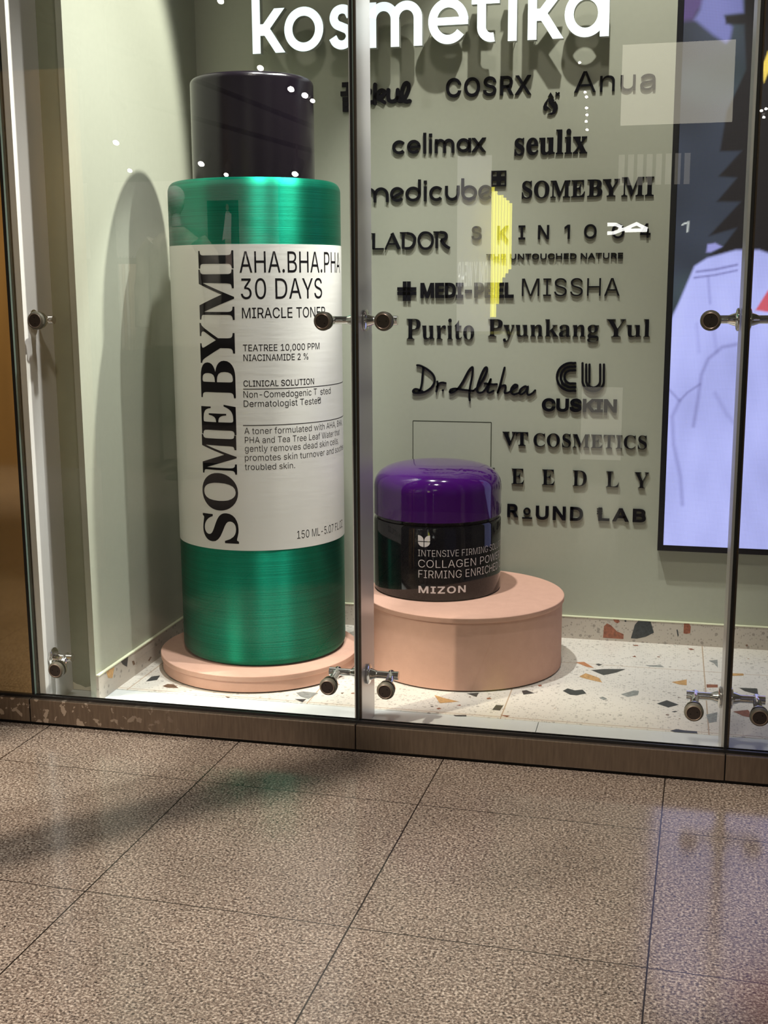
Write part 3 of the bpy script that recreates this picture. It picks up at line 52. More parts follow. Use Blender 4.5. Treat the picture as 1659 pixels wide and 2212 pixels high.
GL = json.loads(r'''{
"i": {
"%": [676,[175,283,146,286,121,297,101,314,86,335,78,360,75,388,75,412,78,440,87,464,101,486,121,503,146,513,175,517,206,513,230,503,250,486,264,464,273,440,276,412,276,388,273,360,264,335,250,314,230,297,205,286],[175,327,198,332,212,346,221,365,223,388,223,412,221,435,213,454,198,468,175,473,153,468,138,454,130,435,127,412,127,388,130,365,138,346,153,332],[501,-10,471,-6,446,5,426,21,412,43,403,68,400,95,400,120,403,147,412,172,427,194,447,210,471,221,501,225,531,221,556,210,576,194,590,172,598,147,601,120,601,95,598,68,589,43,575,21,555,5,531,-6],[501,35,523,39,538,53,546,73,549,95,549,120,546,142,538,162,524,176,501,180,479,176,464,162,456,142,453,120,453,95,455,73,464,53,479,39],[132,0,482,509,540,509,191,0]],
",": [188,[38,-119,68,71,137,71,84,-119]],
"-": [453,[337,244,337,188,114,188,114,244]],
".": [188,[95,-4,78,-1,63,9,53,24,50,41,53,59,63,73,78,83,95,87,113,83,128,73,138,59,141,41,138,24,128,9,113,-1]],
"0": [453,[227,-7,174,1,130,24,95,62,69,113,53,178,48,254,53,330,69,395,95,447,130,484,174,508,227,516,279,508,323,484,358,447,384,395,400,330,405,254,400,178,384,113,359,62,323,24,279,1],[227,50,261,56,290,74,313,103,330,144,340,194,344,254,340,314,330,365,313,405,290,435,261,453,227,460,192,453,163,435,140,405,123,365,113,314,109,254,113,194,123,144,140,103,163,74,192,56]],
"1": [453,[76,0,76,55,391,55,391,0],[276,509,276,0,212,0,212,448,209,448,86,358,86,427,198,509]],
"2": [453,[64,0,64,47,282,282,299,305,311,327,318,348,320,371,317,397,308,419,293,436,273,449,250,457,224,460,196,457,172,447,153,433,139,413,130,390,127,362,66,362,71,405,86,442,111,473,143,496,182,511,225,516,268,511,306,497,337,474,361,445,376,411,381,372,378,345,371,318,357,290,336,259,267,180,153,60,153,57,389,57,389,0]],
"3": [453,[218,-7,173,-3,133,10,98,30,70,57,52,91,44,132,109,132,115,107,126,87,144,71,165,59,191,52,219,50,248,53,275,61,297,74,315,93,325,116,329,145,326,172,316,196,299,217,275,234,242,244,201,248,157,248,157,299,288,448,288,452,70,452,70,509,372,509,372,461,211,278,211,289,264,288,308,276,344,253,371,222,387,186,393,145,387,103,370,66,344,36,309,12,266,-2]],
"4": [453,[40,105,40,158,247,509,311,509,109,166,109,163,413,163,413,105],[282,0,282,318,343,318,343,0]],
"5": [453,[221,-7,178,-2,140,11,108,32,83,60,66,93,60,130,122,130,127,108,138,89,154,73,173,60,196,52,221,50,250,53,276,64,298,82,314,104,324,131,328,162,324,193,314,221,297,244,275,262,248,273,218,277,192,275,167,268,145,258,128,246,67,253,96,509,366,509,366,452,151,452,134,301,136,301,155,315,178,325,203,331,229,334,263,330,294,321,321,306,345,285,364,260,379,231,388,199,391,163,385,117,369,76,343,41,309,15,268,-1]],
"7": [453,[97,0,323,448,323,452,62,452,62,509,391,509,391,449,165,0]],
"8": [453,[226,-7,178,-2,136,11,101,33,74,62,57,96,52,135,55,166,65,195,81,220,101,241,125,256,153,265,153,267,119,282,93,308,76,342,70,380,75,417,90,450,114,477,146,498,184,511,226,516,269,511,306,498,337,477,361,450,377,417,382,380,376,342,359,308,333,282,300,267,300,265,327,256,351,241,372,220,387,195,397,166,401,135,395,96,378,62,352,33,317,11,275,-2],[226,49,258,52,285,60,307,74,323,91,333,113,337,139,333,165,322,189,305,208,283,223,256,232,226,235,196,232,169,223,147,208,130,189,119,165,115,139,119,113,129,91,145,74,167,60,195,52],[226,290,252,292,274,300,293,313,307,330,316,351,319,376,316,399,308,420,294,437,275,449,252,457,226,460,200,457,177,449,159,437,145,420,136,399,133,376,136,351,145,330,159,313,178,300,201,292]],
"A": [480,[16,0,201,509,276,509,463,0,395,0,287,302,264,372,232,478,245,478,191,302,85,0],[110,142,110,199,370,199,370,142]],
"B": [456,[60,0,60,509,241,509,289,504,329,491,359,469,381,442,394,410,398,374,395,344,387,320,373,301,356,286,336,275,315,267,315,262,339,257,363,245,385,227,402,203,414,173,418,136,413,100,400,67,377,39,344,18,301,4,247,0],[125,57,245,57,296,63,330,80,349,105,355,137,352,161,342,184,327,203,306,218,279,228,248,231,125,231],[125,285,238,285,265,288,288,296,308,309,323,326,333,348,336,372,330,403,313,429,283,446,240,452,125,452]],
"C": [510,[267,-7,205,1,150,25,104,63,70,115,48,179,40,254,48,329,70,393,104,445,150,484,205,508,267,516,305,513,340,504,373,490,402,471,427,447,448,418,463,385,473,348,408,348,401,373,389,395,375,413,357,428,337,440,315,449,292,454,267,456,223,450,184,432,150,403,125,364,109,314,103,254,109,194,125,145,151,105,184,76,223,59,267,53,292,55,315,60,337,69,357,81,375,96,389,114,401,136,408,160,473,160,463,124,448,91,428,62,402,38,373,19,341,5,305,-4]],
"D": [502,[219,0,96,0,96,57,215,57,272,63,318,81,354,110,379,149,394,198,399,255,394,312,379,361,354,399,320,428,275,446,221,452,93,452,93,509,225,509,294,501,353,478,385,455,412,426,433,391,455,329,462,255,455,181,433,119,411,83,384,54,351,31,291,8],[125,509,125,0,60,0,60,509]],
"E": [419,[60,0,60,509,372,509,372,452,125,452,125,286,355,286,355,229,125,229,125,57,375,57,375,0]],
"F": [410,[60,0,60,509,369,509,369,452,125,452,125,278,346,278,346,221,125,221,125,0]],
"G": [520,[269,-7,205,1,149,25,104,64,69,116,47,179,40,254,47,329,69,393,103,445,149,484,203,508,265,516,304,513,340,504,374,489,403,469,429,445,449,416,465,384,474,349,408,349,399,372,387,393,373,411,356,427,337,439,315,448,291,454,265,456,222,450,183,432,150,404,125,364,109,314,103,254,109,194,125,145,151,105,184,76,224,59,269,53,309,57,345,71,374,93,396,123,410,160,415,202,434,199,283,199,283,256,478,256,478,200,471,141,451,91,419,50,377,19,326,0]],
"H": [517,[60,0,60,509,125,509,125,289,392,289,392,509,457,509,457,0,392,0,392,232,125,232,125,0]],
"I": [301,[31,0,31,57,118,57,118,452,31,452,31,509,269,509,269,452,183,452,183,57,269,57,269,0]],
"K": [466,[104,145,104,216,174,303,364,509,448,509,231,276,228,276],[60,0,60,509,125,509,125,0],[372,0,188,259,228,309,449,0]],
"L": [393,[60,0,60,509,125,509,125,57,361,57,361,0]],
"M": [628,[60,0,60,509,152,509,322,49,307,49,352,187,476,509,568,509,568,0,504,0,507,457,513,457,342,0,286,0,112,457,119,457,122,0]],
"N": [524,[60,0,60,509,136,509,388,107,414,55,405,54,399,509,463,509,463,0,387,0,108,452,119,454,125,0]],
"O": [533,[267,-7,205,1,150,25,105,63,70,115,48,179,40,254,48,329,70,393,105,445,150,484,205,508,267,516,329,508,384,484,429,445,464,393,486,329,493,254,486,179,464,115,429,63,384,25,329,1],[267,53,310,59,349,76,383,105,408,144,425,194,430,254,425,314,408,365,383,404,349,433,310,450,267,456,223,450,184,433,151,404,125,364,109,314,103,254,109,194,125,144,151,105,184,76,223,59]],
"P": [444,[60,0,60,509,235,509,289,503,332,487,366,462,390,430,404,391,409,348,404,304,390,265,366,233,332,207,289,191,235,186,109,186,109,242,233,242,269,246,297,256,318,272,333,294,342,319,344,348,342,376,333,402,318,423,297,439,268,449,232,452,125,452,125,0]],
"R": [449,[60,0,60,509,236,509,290,504,333,489,367,465,390,433,405,395,409,352,405,309,390,271,367,240,333,217,289,203,236,198,96,198,96,255,234,255,269,258,298,267,319,281,334,300,342,324,345,352,342,380,334,405,319,425,298,440,269,449,233,452,125,452,125,0],[353,0,230,229,303,229,428,0]],
"S": [447,[224,-9,172,-4,128,9,91,31,64,60,46,96,38,137,104,137,110,110,123,88,142,71,166,59,194,52,224,49,257,52,286,60,311,74,329,92,341,114,346,139,342,161,332,179,316,193,296,205,245,222,184,239,128,260,86,289,67,313,56,341,52,372,58,413,75,448,102,476,138,498,180,511,227,516,275,511,316,498,351,476,377,449,394,415,401,378,337,378,326,412,302,437,267,453,225,459,194,456,167,448,145,435,129,418,118,398,115,376,119,352,131,334,148,319,169,308,212,293,264,279,312,264,336,252,359,238,379,220,395,198,405,171,408,139,403,99,386,64,360,34,323,11,278,-4]],
"T": [448,[32,452,32,509,417,509,417,452,257,452,257,0,193,0,193,452]],
"U": [517,[259,-8,203,-2,154,15,114,43,85,80,66,124,60,173,60,509,124,509,124,178,128,144,141,113,160,87,187,68,220,56,259,52,298,56,331,68,357,87,377,113,389,144,393,178,393,509,457,509,457,173,451,124,433,80,403,43,363,15,315,-2]],
"V": [480,[204,0,16,509,84,509,192,206,248,31,235,31,267,138,395,509,463,509,278,0]],
"W": [686,[155,0,16,509,82,509,187,94,197,40,189,40,306,509,380,509,462,196,497,40,488,40,603,509,670,509,530,0,455,0,368,323,351,391,336,475,350,475,335,395,318,323,230,0]],
"X": [474,[18,0,217,284,217,236,29,509,104,509,204,361,243,292,232,292,252,329,374,509,446,509,259,239,259,287,456,0,382,0,230,231,244,231,225,196,182,129,91,0]],
"Y": [472,[203,0,203,208,16,509,91,509,192,344,222,292,250,230,224,230,251,293,280,344,381,509,455,509,268,208,268,0]],
"Z": [439,[42,0,42,46,273,385,306,431,341,476,348,454,40,452,40,509,397,509,397,462,169,129,97,33,90,54,152,57,399,57,399,0]],
"a": [389,[160,-9,126,-5,94,5,68,22,48,45,35,73,30,108,34,138,43,161,58,179,78,193,100,203,125,211,178,220,252,230,265,235,273,243,273,279,267,297,256,311,240,322,220,329,196,331,171,329,149,322,132,313,118,301,107,288,100,274,41,291,57,322,79,346,104,364,133,375,163,382,194,384,239,379,263,372,286,360,306,343,322,320,333,290,337,251,337,0,277,0,277,52,272,52,252,25,236,12,215,1,190,-6],[170,45,202,49,228,59,248,74,263,93,272,115,276,138,276,190,259,182,175,168,134,159,117,150,103,139,95,124,92,105,94,87,102,72,114,61,130,52,149,47]],
"b": [425,[229,-8,198,-5,172,4,153,17,138,31,118,59,112,59,112,0,53,0,53,509,114,509,114,319,118,319,137,346,152,360,171,373,197,381,229,384,274,378,313,361,345,332,370,293,385,245,390,189,385,133,370,84,346,45,313,16,274,-2],[220,47,253,51,279,66,301,88,316,117,325,151,328,189,325,227,316,261,301,290,280,311,253,325,220,330,188,325,161,312,140,291,125,263,116,229,113,189,116,150,125,115,140,86,162,65,188,51]],
"c": [396,[207,-8,159,-2,117,16,82,46,56,85,40,133,34,187,40,243,56,291,82,330,117,360,159,378,207,384,234,383,260,377,284,368,305,356,324,341,340,322,353,301,362,277,303,262,290,289,270,311,242,325,207,330,173,325,145,310,124,287,108,258,99,224,96,187,99,151,108,117,124,89,145,66,173,51,207,46,243,52,271,66,292,89,304,117,363,102,354,78,341,56,325,37,306,21,285,9,261,-1,235,-6]],
"d": [424,[195,-8,151,-2,111,16,79,45,55,84,39,133,34,189,39,245,55,293,79,332,112,361,151,378,196,384,228,381,253,373,272,360,287,346,306,319,311,319,311,509,372,509,372,0,313,0,313,59,307,59,287,31,272,17,252,4,227,-5],[205,47,236,51,263,65,284,86,299,115,309,150,312,189,309,229,300,263,284,291,263,312,237,325,205,330,172,325,145,311,124,290,108,261,99,227,96,189,99,151,109,117,124,88,145,66,172,51]],
"e": [404,[212,-8,161,-2,117,16,82,46,56,85,40,132,34,187,39,242,55,290,81,329,115,359,157,378,205,384,236,382,266,374,294,361,319,341,341,315,357,282,368,242,371,194,371,169,75,169,75,221,338,221,310,202,307,237,298,269,283,294,263,314,237,326,205,330,173,326,146,313,125,294,109,270,99,241,96,211,96,178,100,139,110,106,128,80,151,61,179,50,212,46,234,48,254,53,271,61,285,73,297,88,306,105,365,91,353,63,335,39,311,19,283,4,249,-5]],
"f": [253,[228,379,228,327,6,327,6,379],[81,0,81,432,84,461,96,486,113,505,135,519,161,527,187,530,222,527,243,521,227,468,215,472,195,474,171,470,154,460,145,443,142,419,142,0]],
"g": [426,[207,-151,168,-148,134,-140,105,-127,82,-110,64,-91,51,-69,101,-41,122,-66,136,-78,154,-88,178,-95,207,-97,249,-92,282,-75,298,-58,308,-34,311,-6,311,68,306,68,287,41,272,28,252,16,227,8,195,5,152,10,113,27,80,53,55,90,39,136,34,191,39,246,55,293,80,332,112,361,152,378,196,384,228,382,253,373,273,360,288,346,308,319,313,319,313,379,372,379,372,-9,367,-54,350,-90,324,-117,291,-136,251,-147],[205,59,237,63,264,75,285,95,300,121,309,154,312,193,309,231,300,264,285,291,264,312,237,325,205,330,172,325,145,312,124,290,109,262,99,229,96,193,99,155,109,123,124,96,145,76,172,63]],
"h": [410,[114,227,114,0,53,0,53,509,114,509,114,287,102,287,124,332,152,362,187,379,227,384,264,380,295,369,321,349,341,321,353,285,357,240,357,0,296,0,296,235,290,275,273,304,246,323,210,329,184,326,161,317,141,303,126,283,117,257]],
"i": [167,[53,0,53,379,114,379,114,0],[84,443,67,446,54,455,44,468,41,483,44,499,54,512,67,521,84,524,100,521,114,512,123,499,126,483,123,468,114,455,100,446]],
"k": [381,[110,137,110,212,121,212,284,379,360,379,184,199,177,199],[53,0,53,509,114,509,114,0],[294,0,148,186,191,229,372,0]],
"l": [189,[139,-2,101,3,74,20,58,47,53,84,53,509,114,509,115,77,120,62,130,54,146,52,170,54,181,3,162,-1]],
"m": [610,[53,0,53,379,112,379,112,295,108,295,118,323,132,346,151,363,172,376,195,384,219,386,257,380,287,361,309,331,321,295,312,295,322,321,337,343,357,361,381,375,407,383,437,386,468,383,497,372,522,354,541,328,553,296,557,255,557,0,496,0,496,254,490,289,473,313,447,326,419,330,395,328,374,320,358,307,345,290,338,270,335,247,335,0,274,0,274,260,269,288,253,311,229,326,199,330,178,328,158,320,140,307,126,289,117,266,114,238,114,0]],
"n": [410,[114,227,114,0,53,0,53,379,112,379,112,287,102,287,124,332,152,362,187,379,227,384,264,380,295,369,321,349,341,321,353,285,357,240,357,0,296,0,296,235,290,275,273,304,246,323,210,329,184,326,161,317,141,303,126,283,117,257]],
"o": [415,[207,-8,159,-2,117,16,82,46,56,85,40,133,34,187,40,243,56,291,82,330,117,360,159,378,207,384,256,378,299,360,333,330,359,291,376,243,381,187,376,133,359,85,333,46,299,16,256,-2],[207,46,242,51,270,66,292,89,307,117,316,151,319,187,316,224,307,258,292,287,270,310,242,325,207,330,173,325,145,310,124,287,108,258,99,224,96,187,99,151,108,117,124,89,145,66,173,51]],
"p": [425,[53,-143,53,379,112,379,112,319,118,319,137,346,152,360,171,373,197,381,229,384,274,378,313,361,345,332,370,293,385,245,390,189,385,133,370,84,346,45,313,16,274,-2,229,-8,198,-5,173,4,153,17,138,31,118,59,114,59,114,-143],[220,47,253,51,279,66,301,88,316,117,325,151,328,189,325,227,316,261,301,290,280,311,253,325,220,330,188,325,161,312,140,291,125,263,116,229,113,189,116,150,125,115,140,86,162,65,188,51]],
"r": [260,[53,0,53,379,112,379,112,321,115,321,130,347,152,367,181,380,213,385,243,384,243,322,207,326,182,323,159,315,140,301,126,284,117,262,114,237,114,0]],
"s": [365,[182,-8,145,-5,112,3,84,18,62,38,45,63,36,94,94,107,105,79,124,60,150,49,181,45,217,50,244,62,262,81,268,103,265,121,254,136,237,147,212,155,149,170,104,186,72,208,53,237,47,274,51,305,65,332,87,354,115,370,149,381,187,384,223,381,254,372,279,358,299,339,314,316,324,290,268,277,258,298,243,316,219,328,187,333,156,329,131,317,114,299,109,277,112,258,124,243,144,232,172,223,229,209,275,194,306,171,325,142,331,107,326,75,312,47,290,24,260,6,223,-5]],
"t": [227,[204,379,204,327,6,327,6,379],[65,471,126,471,126,98,128,76,136,61,150,53,170,50,202,54,213,2,192,-3,168,-4,125,2,92,21,72,52,65,93]],
"u": [410,[182,-5,146,-1,115,11,89,31,69,59,57,95,53,139,53,379,114,379,114,144,119,105,137,75,164,56,200,50,226,53,249,62,268,77,283,97,293,122,296,153,296,379,357,379,357,0,298,0,298,92,307,92,286,47,257,17,222,0]],
"v": [390,[163,0,17,379,84,379,165,155,187,87,206,21,184,21,224,155,305,379,371,379,226,0]],
"w": [567,[138,0,23,379,87,379,154,137,175,41,165,41,186,135,206,214,252,379,316,379,362,214,382,136,402,41,391,41,413,135,480,379,545,379,429,0,368,0,277,338,291,338,199,0]],
"y": [390,[47,-139,61,-86,88,-90,104,-89,118,-84,130,-74,141,-58,151,-36,163,-1,17,379,84,379,165,155,187,87,206,21,184,21,202,87,224,155,305,379,371,379,204,-58,191,-85,177,-107,159,-124,139,-136,117,-143,91,-145,65,-143]]},
"m": {
"B": [443,[16,0,16,17,45,22,62,32,72,51,75,82,75,369,73,394,69,412,62,425,51,433,36,437,15,439,15,455,220,455,284,451,333,439,368,418,389,388,396,351,392,320,379,294,357,274,326,258,287,247,334,235,371,217,397,194,413,165,418,132,413,93,397,61,371,35,335,15,291,4,238,0],[182,252,234,257,263,272,279,301,285,345,281,385,269,412,248,428,216,434,198,432,188,425,183,412],[222,24,259,30,283,49,296,81,301,128,295,176,277,208,245,225,197,231,182,231,182,65,184,46,190,33,202,26]],
"C": [468,[257,-11,193,-3,137,20,91,56,56,104,34,162,26,228,34,294,56,351,92,399,139,435,195,458,259,465,309,459,367,440,388,435,408,443,419,465,437,465,437,308,420,308,392,364,356,407,328,427,298,439,265,443,222,435,187,409,163,365,149,304,144,226,149,153,165,97,192,56,230,32,278,24,318,29,358,45,395,71,428,106,447,89,395,33,332,0]],
"D": [496,[20,0,20,17,47,21,63,30,71,46,74,75,74,374,71,407,61,426,43,435,15,439,15,455,222,455,296,449,357,429,405,396,440,351,461,295,468,228,464,174,453,128,434,89,408,57,374,32,333,14,285,4,228,0],[222,24,262,30,295,47,319,75,337,115,347,166,351,229,345,303,330,360,305,401,269,425,223,433,202,431,190,423,184,409,182,385,182,72,184,48,190,34,202,27]],
"E": [442,[14,0,14,17,44,20,62,30,72,48,75,78,75,369,72,405,62,425,44,435,16,439,16,455,399,455,399,320,383,320,375,357,361,386,340,406,295,424,232,430,200,428,191,424,186,417,183,388,183,246,193,246,232,252,259,269,277,300,288,345,304,345,304,118,287,118,282,154,273,181,259,201,241,213,216,220,183,222,183,67,185,47,192,35,206,29,230,28,276,30,313,39,345,53,371,75,393,105,411,143,430,143,402,0]],
"I": [260,[13,0,13,17,42,23,61,32,72,49,75,75,75,387,72,412,63,427,45,435,13,439,13,455,244,455,244,439,214,435,196,427,186,412,183,387,183,77,187,44,194,34,206,26,246,17,246,0]],
"L": [427,[15,0,15,17,45,22,62,32,72,50,75,81,75,379,71,407,62,425,44,434,16,439,16,455,250,455,250,439,208,434,196,427,188,416,183,401,182,83,185,47,191,37,200,31,234,28,278,31,315,40,345,56,370,80,391,112,409,154,427,154,402,0]],
"M": [634,[14,0,14,17,43,22,61,32,72,50,75,79,74,402,71,416,64,426,53,432,15,439,15,455,185,455,317,142,449,455,617,455,617,439,590,433,573,423,563,405,560,378,561,61,565,43,571,31,582,23,596,19,617,17,617,0,396,0,396,17,433,25,443,32,450,44,455,83,455,399,288,0,270,0,105,389,105,80,109,48,120,30,139,20,169,17,169,0]],
"N": [493,[403,-11,107,350,107,79,110,49,119,31,136,21,167,17,167,0,18,0,18,17,39,19,54,23,65,30,71,41,75,57,76,388,36,433,18,439,18,455,156,455,391,169,390,399,386,414,379,425,369,431,331,439,331,455,480,455,480,439,450,434,433,425,425,407,422,377,422,-11]],
"O": [526,[261,-11,213,-6,169,7,129,29,94,58,66,93,45,134,32,179,28,228,32,276,45,321,66,362,95,397,130,426,170,448,216,462,265,466,313,462,357,448,397,427,431,399,459,364,481,323,494,277,498,228,494,179,481,134,459,93,430,58,395,29,355,7,310,-6],[265,12,306,21,338,47,361,90,375,150,379,228,376,293,365,346,348,389,324,419,294,437,260,443,219,435,186,409,163,366,150,305,145,228,149,163,159,109,177,67,201,37,230,18]],
"P": [418,[15,0,15,17,45,22,62,32,72,50,75,81,75,379,71,406,62,424,44,434,16,439,16,455,214,455,287,452,336,440,366,422,390,398,404,367,409,332,404,296,390,266,367,240,334,221,292,209,242,206,182,206,182,81,185,50,194,32,212,22,242,17,242,0],[182,230,201,230,244,235,272,253,287,283,292,329,288,375,275,406,252,425,216,431,199,429,189,424,184,414,182,398]],
"S": [390,[43,-11,43,158,62,158,83,94,111,50,136,30,164,19,197,15,231,20,257,36,273,60,279,89,273,117,255,140,225,160,163,191,112,221,77,253,56,289,50,332,54,370,67,403,88,429,115,449,148,462,185,466,229,461,300,445,313,450,320,466,339,466,339,319,322,319,310,354,293,385,272,410,248,429,222,441,194,445,163,440,140,426,125,406,120,380,124,356,137,336,159,319,189,303,253,273,290,253,317,233,337,211,350,188,357,162,359,133,354,93,339,58,314,29,281,8,240,-6,192,-10,158,-8,85,12,75,11,69,7,61,-11]],
"T": [423,[92,0,92,17,123,21,142,31,152,50,156,81,156,433,102,426,65,403,41,367,29,318,11,318,11,455,410,455,410,317,394,317,385,359,368,391,343,415,310,429,263,433,263,81,267,49,276,30,296,21,328,17,328,0]],
"V": [428,[212,-13,44,381,22,420,8,432,-14,439,-14,455,211,455,211,439,184,437,166,432,156,423,152,410,161,378,259,143,348,377,355,409,351,423,342,432,324,437,299,439,299,455,442,455,442,439,423,436,408,427,395,411,382,383,230,-13]],
"Y": [426,[101,0,101,17,131,22,148,32,157,50,161,81,161,179,46,387,29,414,14,429,1,435,-13,438,-13,455,207,455,207,438,179,436,167,432,158,425,156,416,164,392,248,226,333,366,345,389,349,408,343,424,326,435,295,438,295,455,439,455,439,438,423,434,409,424,383,392,268,203,268,81,271,50,280,32,298,22,328,17,328,0]],
"a": [344,[255,-10,226,-5,208,10,200,35,168,11,133,-4,95,-9,64,-4,40,11,25,34,20,63,25,91,39,115,63,136,119,164,199,190,199,241,196,266,187,282,171,292,148,296,123,293,109,286,104,274,121,243,123,231,120,215,110,202,95,194,77,191,59,194,45,203,36,218,33,236,37,259,49,278,69,295,95,308,126,316,162,318,223,312,263,292,280,271,290,244,293,210,293,62,295,40,298,36,304,34,320,42,329,28,306,7,281,-6],[151,34,174,41,187,50,199,63,199,169,154,151,127,123,118,84,122,56,133,39]],
"e": [301,[154,-10,117,-5,85,10,58,35,37,69,24,109,19,157,24,201,38,240,59,273,87,298,120,313,157,318,193,314,224,301,249,280,268,251,279,216,283,166,117,166,121,121,131,87,147,62,170,47,199,42,225,47,248,62,270,86,285,73,248,27,205,-1],[116,192,201,192,199,252,193,277,181,292,161,297,136,286,121,255]],
"g": [327,[146,-140,89,-136,48,-122,22,-100,14,-75,20,-54,38,-38,69,-26,44,-10,29,9,24,30,28,54,42,74,67,92,102,110,58,135,31,169,22,212,27,242,40,268,60,289,88,305,120,315,157,318,196,315,233,304,317,304,317,268,268,268,286,237,291,203,288,176,276,151,258,131,234,116,205,106,142,104,126,102,112,94,104,84,101,71,105,59,119,51,141,49,223,47,259,40,285,29,303,13,312,-9,316,-37,311,-67,296,-92,272,-113,219,-133],[157,124,178,130,190,146,197,173,199,211,197,249,190,276,178,292,157,297,137,292,124,276,117,249,114,211,117,173,124,146,137,130],[161,-116,218,-111,252,-94,263,-66,260,-51,249,-41,231,-36,205,-34,97,-34,79,-52,73,-73,79,-89,95,-103,122,-113]],
"i": [198,[101,362,81,366,65,376,54,393,50,412,54,432,65,449,81,460,101,463,120,460,137,449,147,432,151,412,147,393,136,376,120,366],[18,0,18,16,35,19,45,26,51,37,51,272,47,285,37,291,20,293,21,310,148,310,148,56,150,38,154,26,164,19,180,16,180,0]],
"k": [359,[17,0,17,16,35,19,45,26,51,38,51,417,47,429,38,436,20,439,21,455,148,455,148,169,227,248,240,264,244,278,235,290,206,293,206,310,345,310,345,293,308,284,275,260,222,209,346,34,360,21,376,16,376,0,211,0,211,16,217,16,234,20,239,32,232,49,163,147,148,134,149,38,154,26,164,19,180,16,180,0]],
"l": [199,[18,0,18,16,35,19,45,26,51,37,51,417,47,429,38,436,20,439,20,455,148,455,148,56,150,38,154,26,164,19,180,16,180,0]],
"n": [381,[18,0,18,16,35,19,45,26,51,37,51,271,46,284,36,291,19,294,19,310,148,310,148,267,175,296,207,313,243,318,275,314,299,301,316,280,327,250,330,212,330,56,332,38,337,26,347,19,363,16,363,0,202,0,202,16,207,16,223,21,232,34,235,56,234,241,229,258,219,268,203,271,173,262,148,235,149,38,154,26,164,19,180,16,180,0]],
"o": [336,[169,-10,127,-5,90,11,60,37,38,70,24,110,19,154,24,199,38,239,60,272,90,297,127,313,168,318,209,313,245,298,275,273,298,240,312,200,317,154,312,108,298,69,275,36,245,11,210,-5],[169,11,193,18,209,39,214,56,217,81,220,154,217,227,208,271,192,292,169,299,144,292,128,271,120,227,117,154,120,82,123,56,128,39,144,18]],
"r": [288,[18,0,18,16,35,19,45,26,51,37,51,273,46,285,37,291,20,293,21,310,146,310,146,252,165,280,187,301,210,314,233,318,258,315,275,304,286,287,289,266,287,248,278,234,265,225,248,222,233,224,222,231,207,250,199,257,189,260,175,255,162,241,152,220,149,192,149,56,152,37,159,25,173,19,197,16,197,0]],
"s": [288,[151,-10,122,-6,87,6,73,9,60,4,51,-9,36,-9,36,105,53,105,66,68,87,39,112,21,140,15,162,18,179,27,189,40,192,58,183,84,156,105,107,130,76,148,54,169,41,193,37,220,44,259,65,291,98,312,141,319,166,316,213,305,223,308,230,319,244,319,244,222,228,222,215,254,196,277,174,291,149,296,130,294,116,286,108,274,105,259,107,244,115,232,128,222,221,172,241,151,253,127,257,95,250,51,228,18,194,-3]],
"t": [229,[124,-9,89,-4,66,10,53,36,48,71,48,279,20,279,20,300,88,369,112,398,129,424,144,424,144,310,208,310,208,279,144,279,144,82,149,51,157,43,168,40,189,49,206,75,222,66,198,24,165,-1]],
"u": [375,[131,-10,91,-3,65,17,51,51,46,97,46,248,44,268,39,282,29,291,11,294,11,310,142,310,142,74,144,58,151,46,162,38,177,36,205,43,228,66,228,248,226,269,221,283,209,291,189,294,189,310,324,310,324,70,326,51,331,39,342,33,360,30,360,13,300,7,228,-10,228,40,209,19,186,3,160,-7]],
"x": [319,[5,0,5,15,34,29,62,56,123,136,43,263,24,285,4,293,4,310,169,310,169,294,147,291,140,280,149,260,183,206,232,268,234,279,232,286,227,290,201,294,201,310,311,310,311,296,283,283,254,254,198,184,291,36,303,21,310,17,319,15,319,0,155,0,155,16,178,19,184,24,185,30,182,43,138,114,97,61,88,46,85,34,92,20,118,15,118,0]],
"y": [300,[52,-140,29,-137,10,-125,-3,-107,-7,-84,-4,-67,5,-53,18,-43,36,-40,51,-42,64,-49,72,-61,75,-76,74,-87,77,-96,86,-99,99,-92,114,-74,129,-44,140,-5,36,251,25,275,15,287,8,292,-5,293,-5,310,162,310,162,293,136,289,130,284,128,275,185,119,236,260,238,274,236,284,229,289,203,293,203,310,300,310,300,293,287,290,277,281,259,242,162,-24,145,-65,129,-96,113,-117,95,-131,76,-138]]},
"c": {
"꿀": [322,[170,278,170,254,242,254,240,222,231,177,136,177,145,231,147,278,45,278,45,254,118,254,116,222,106,177,18,177,18,153,146,153,146,114,51,114,51,91,239,91,239,57,53,57,53,-24,278,-24,278,0,81,0,81,35,268,35,268,114,175,114,175,153,304,153,304,177,261,177,269,231,270,278]]}}''')

GL['i']['!'] = [GL['i']['1'][0], GL['i']['1'][2]]      # a plain numeral one without foot
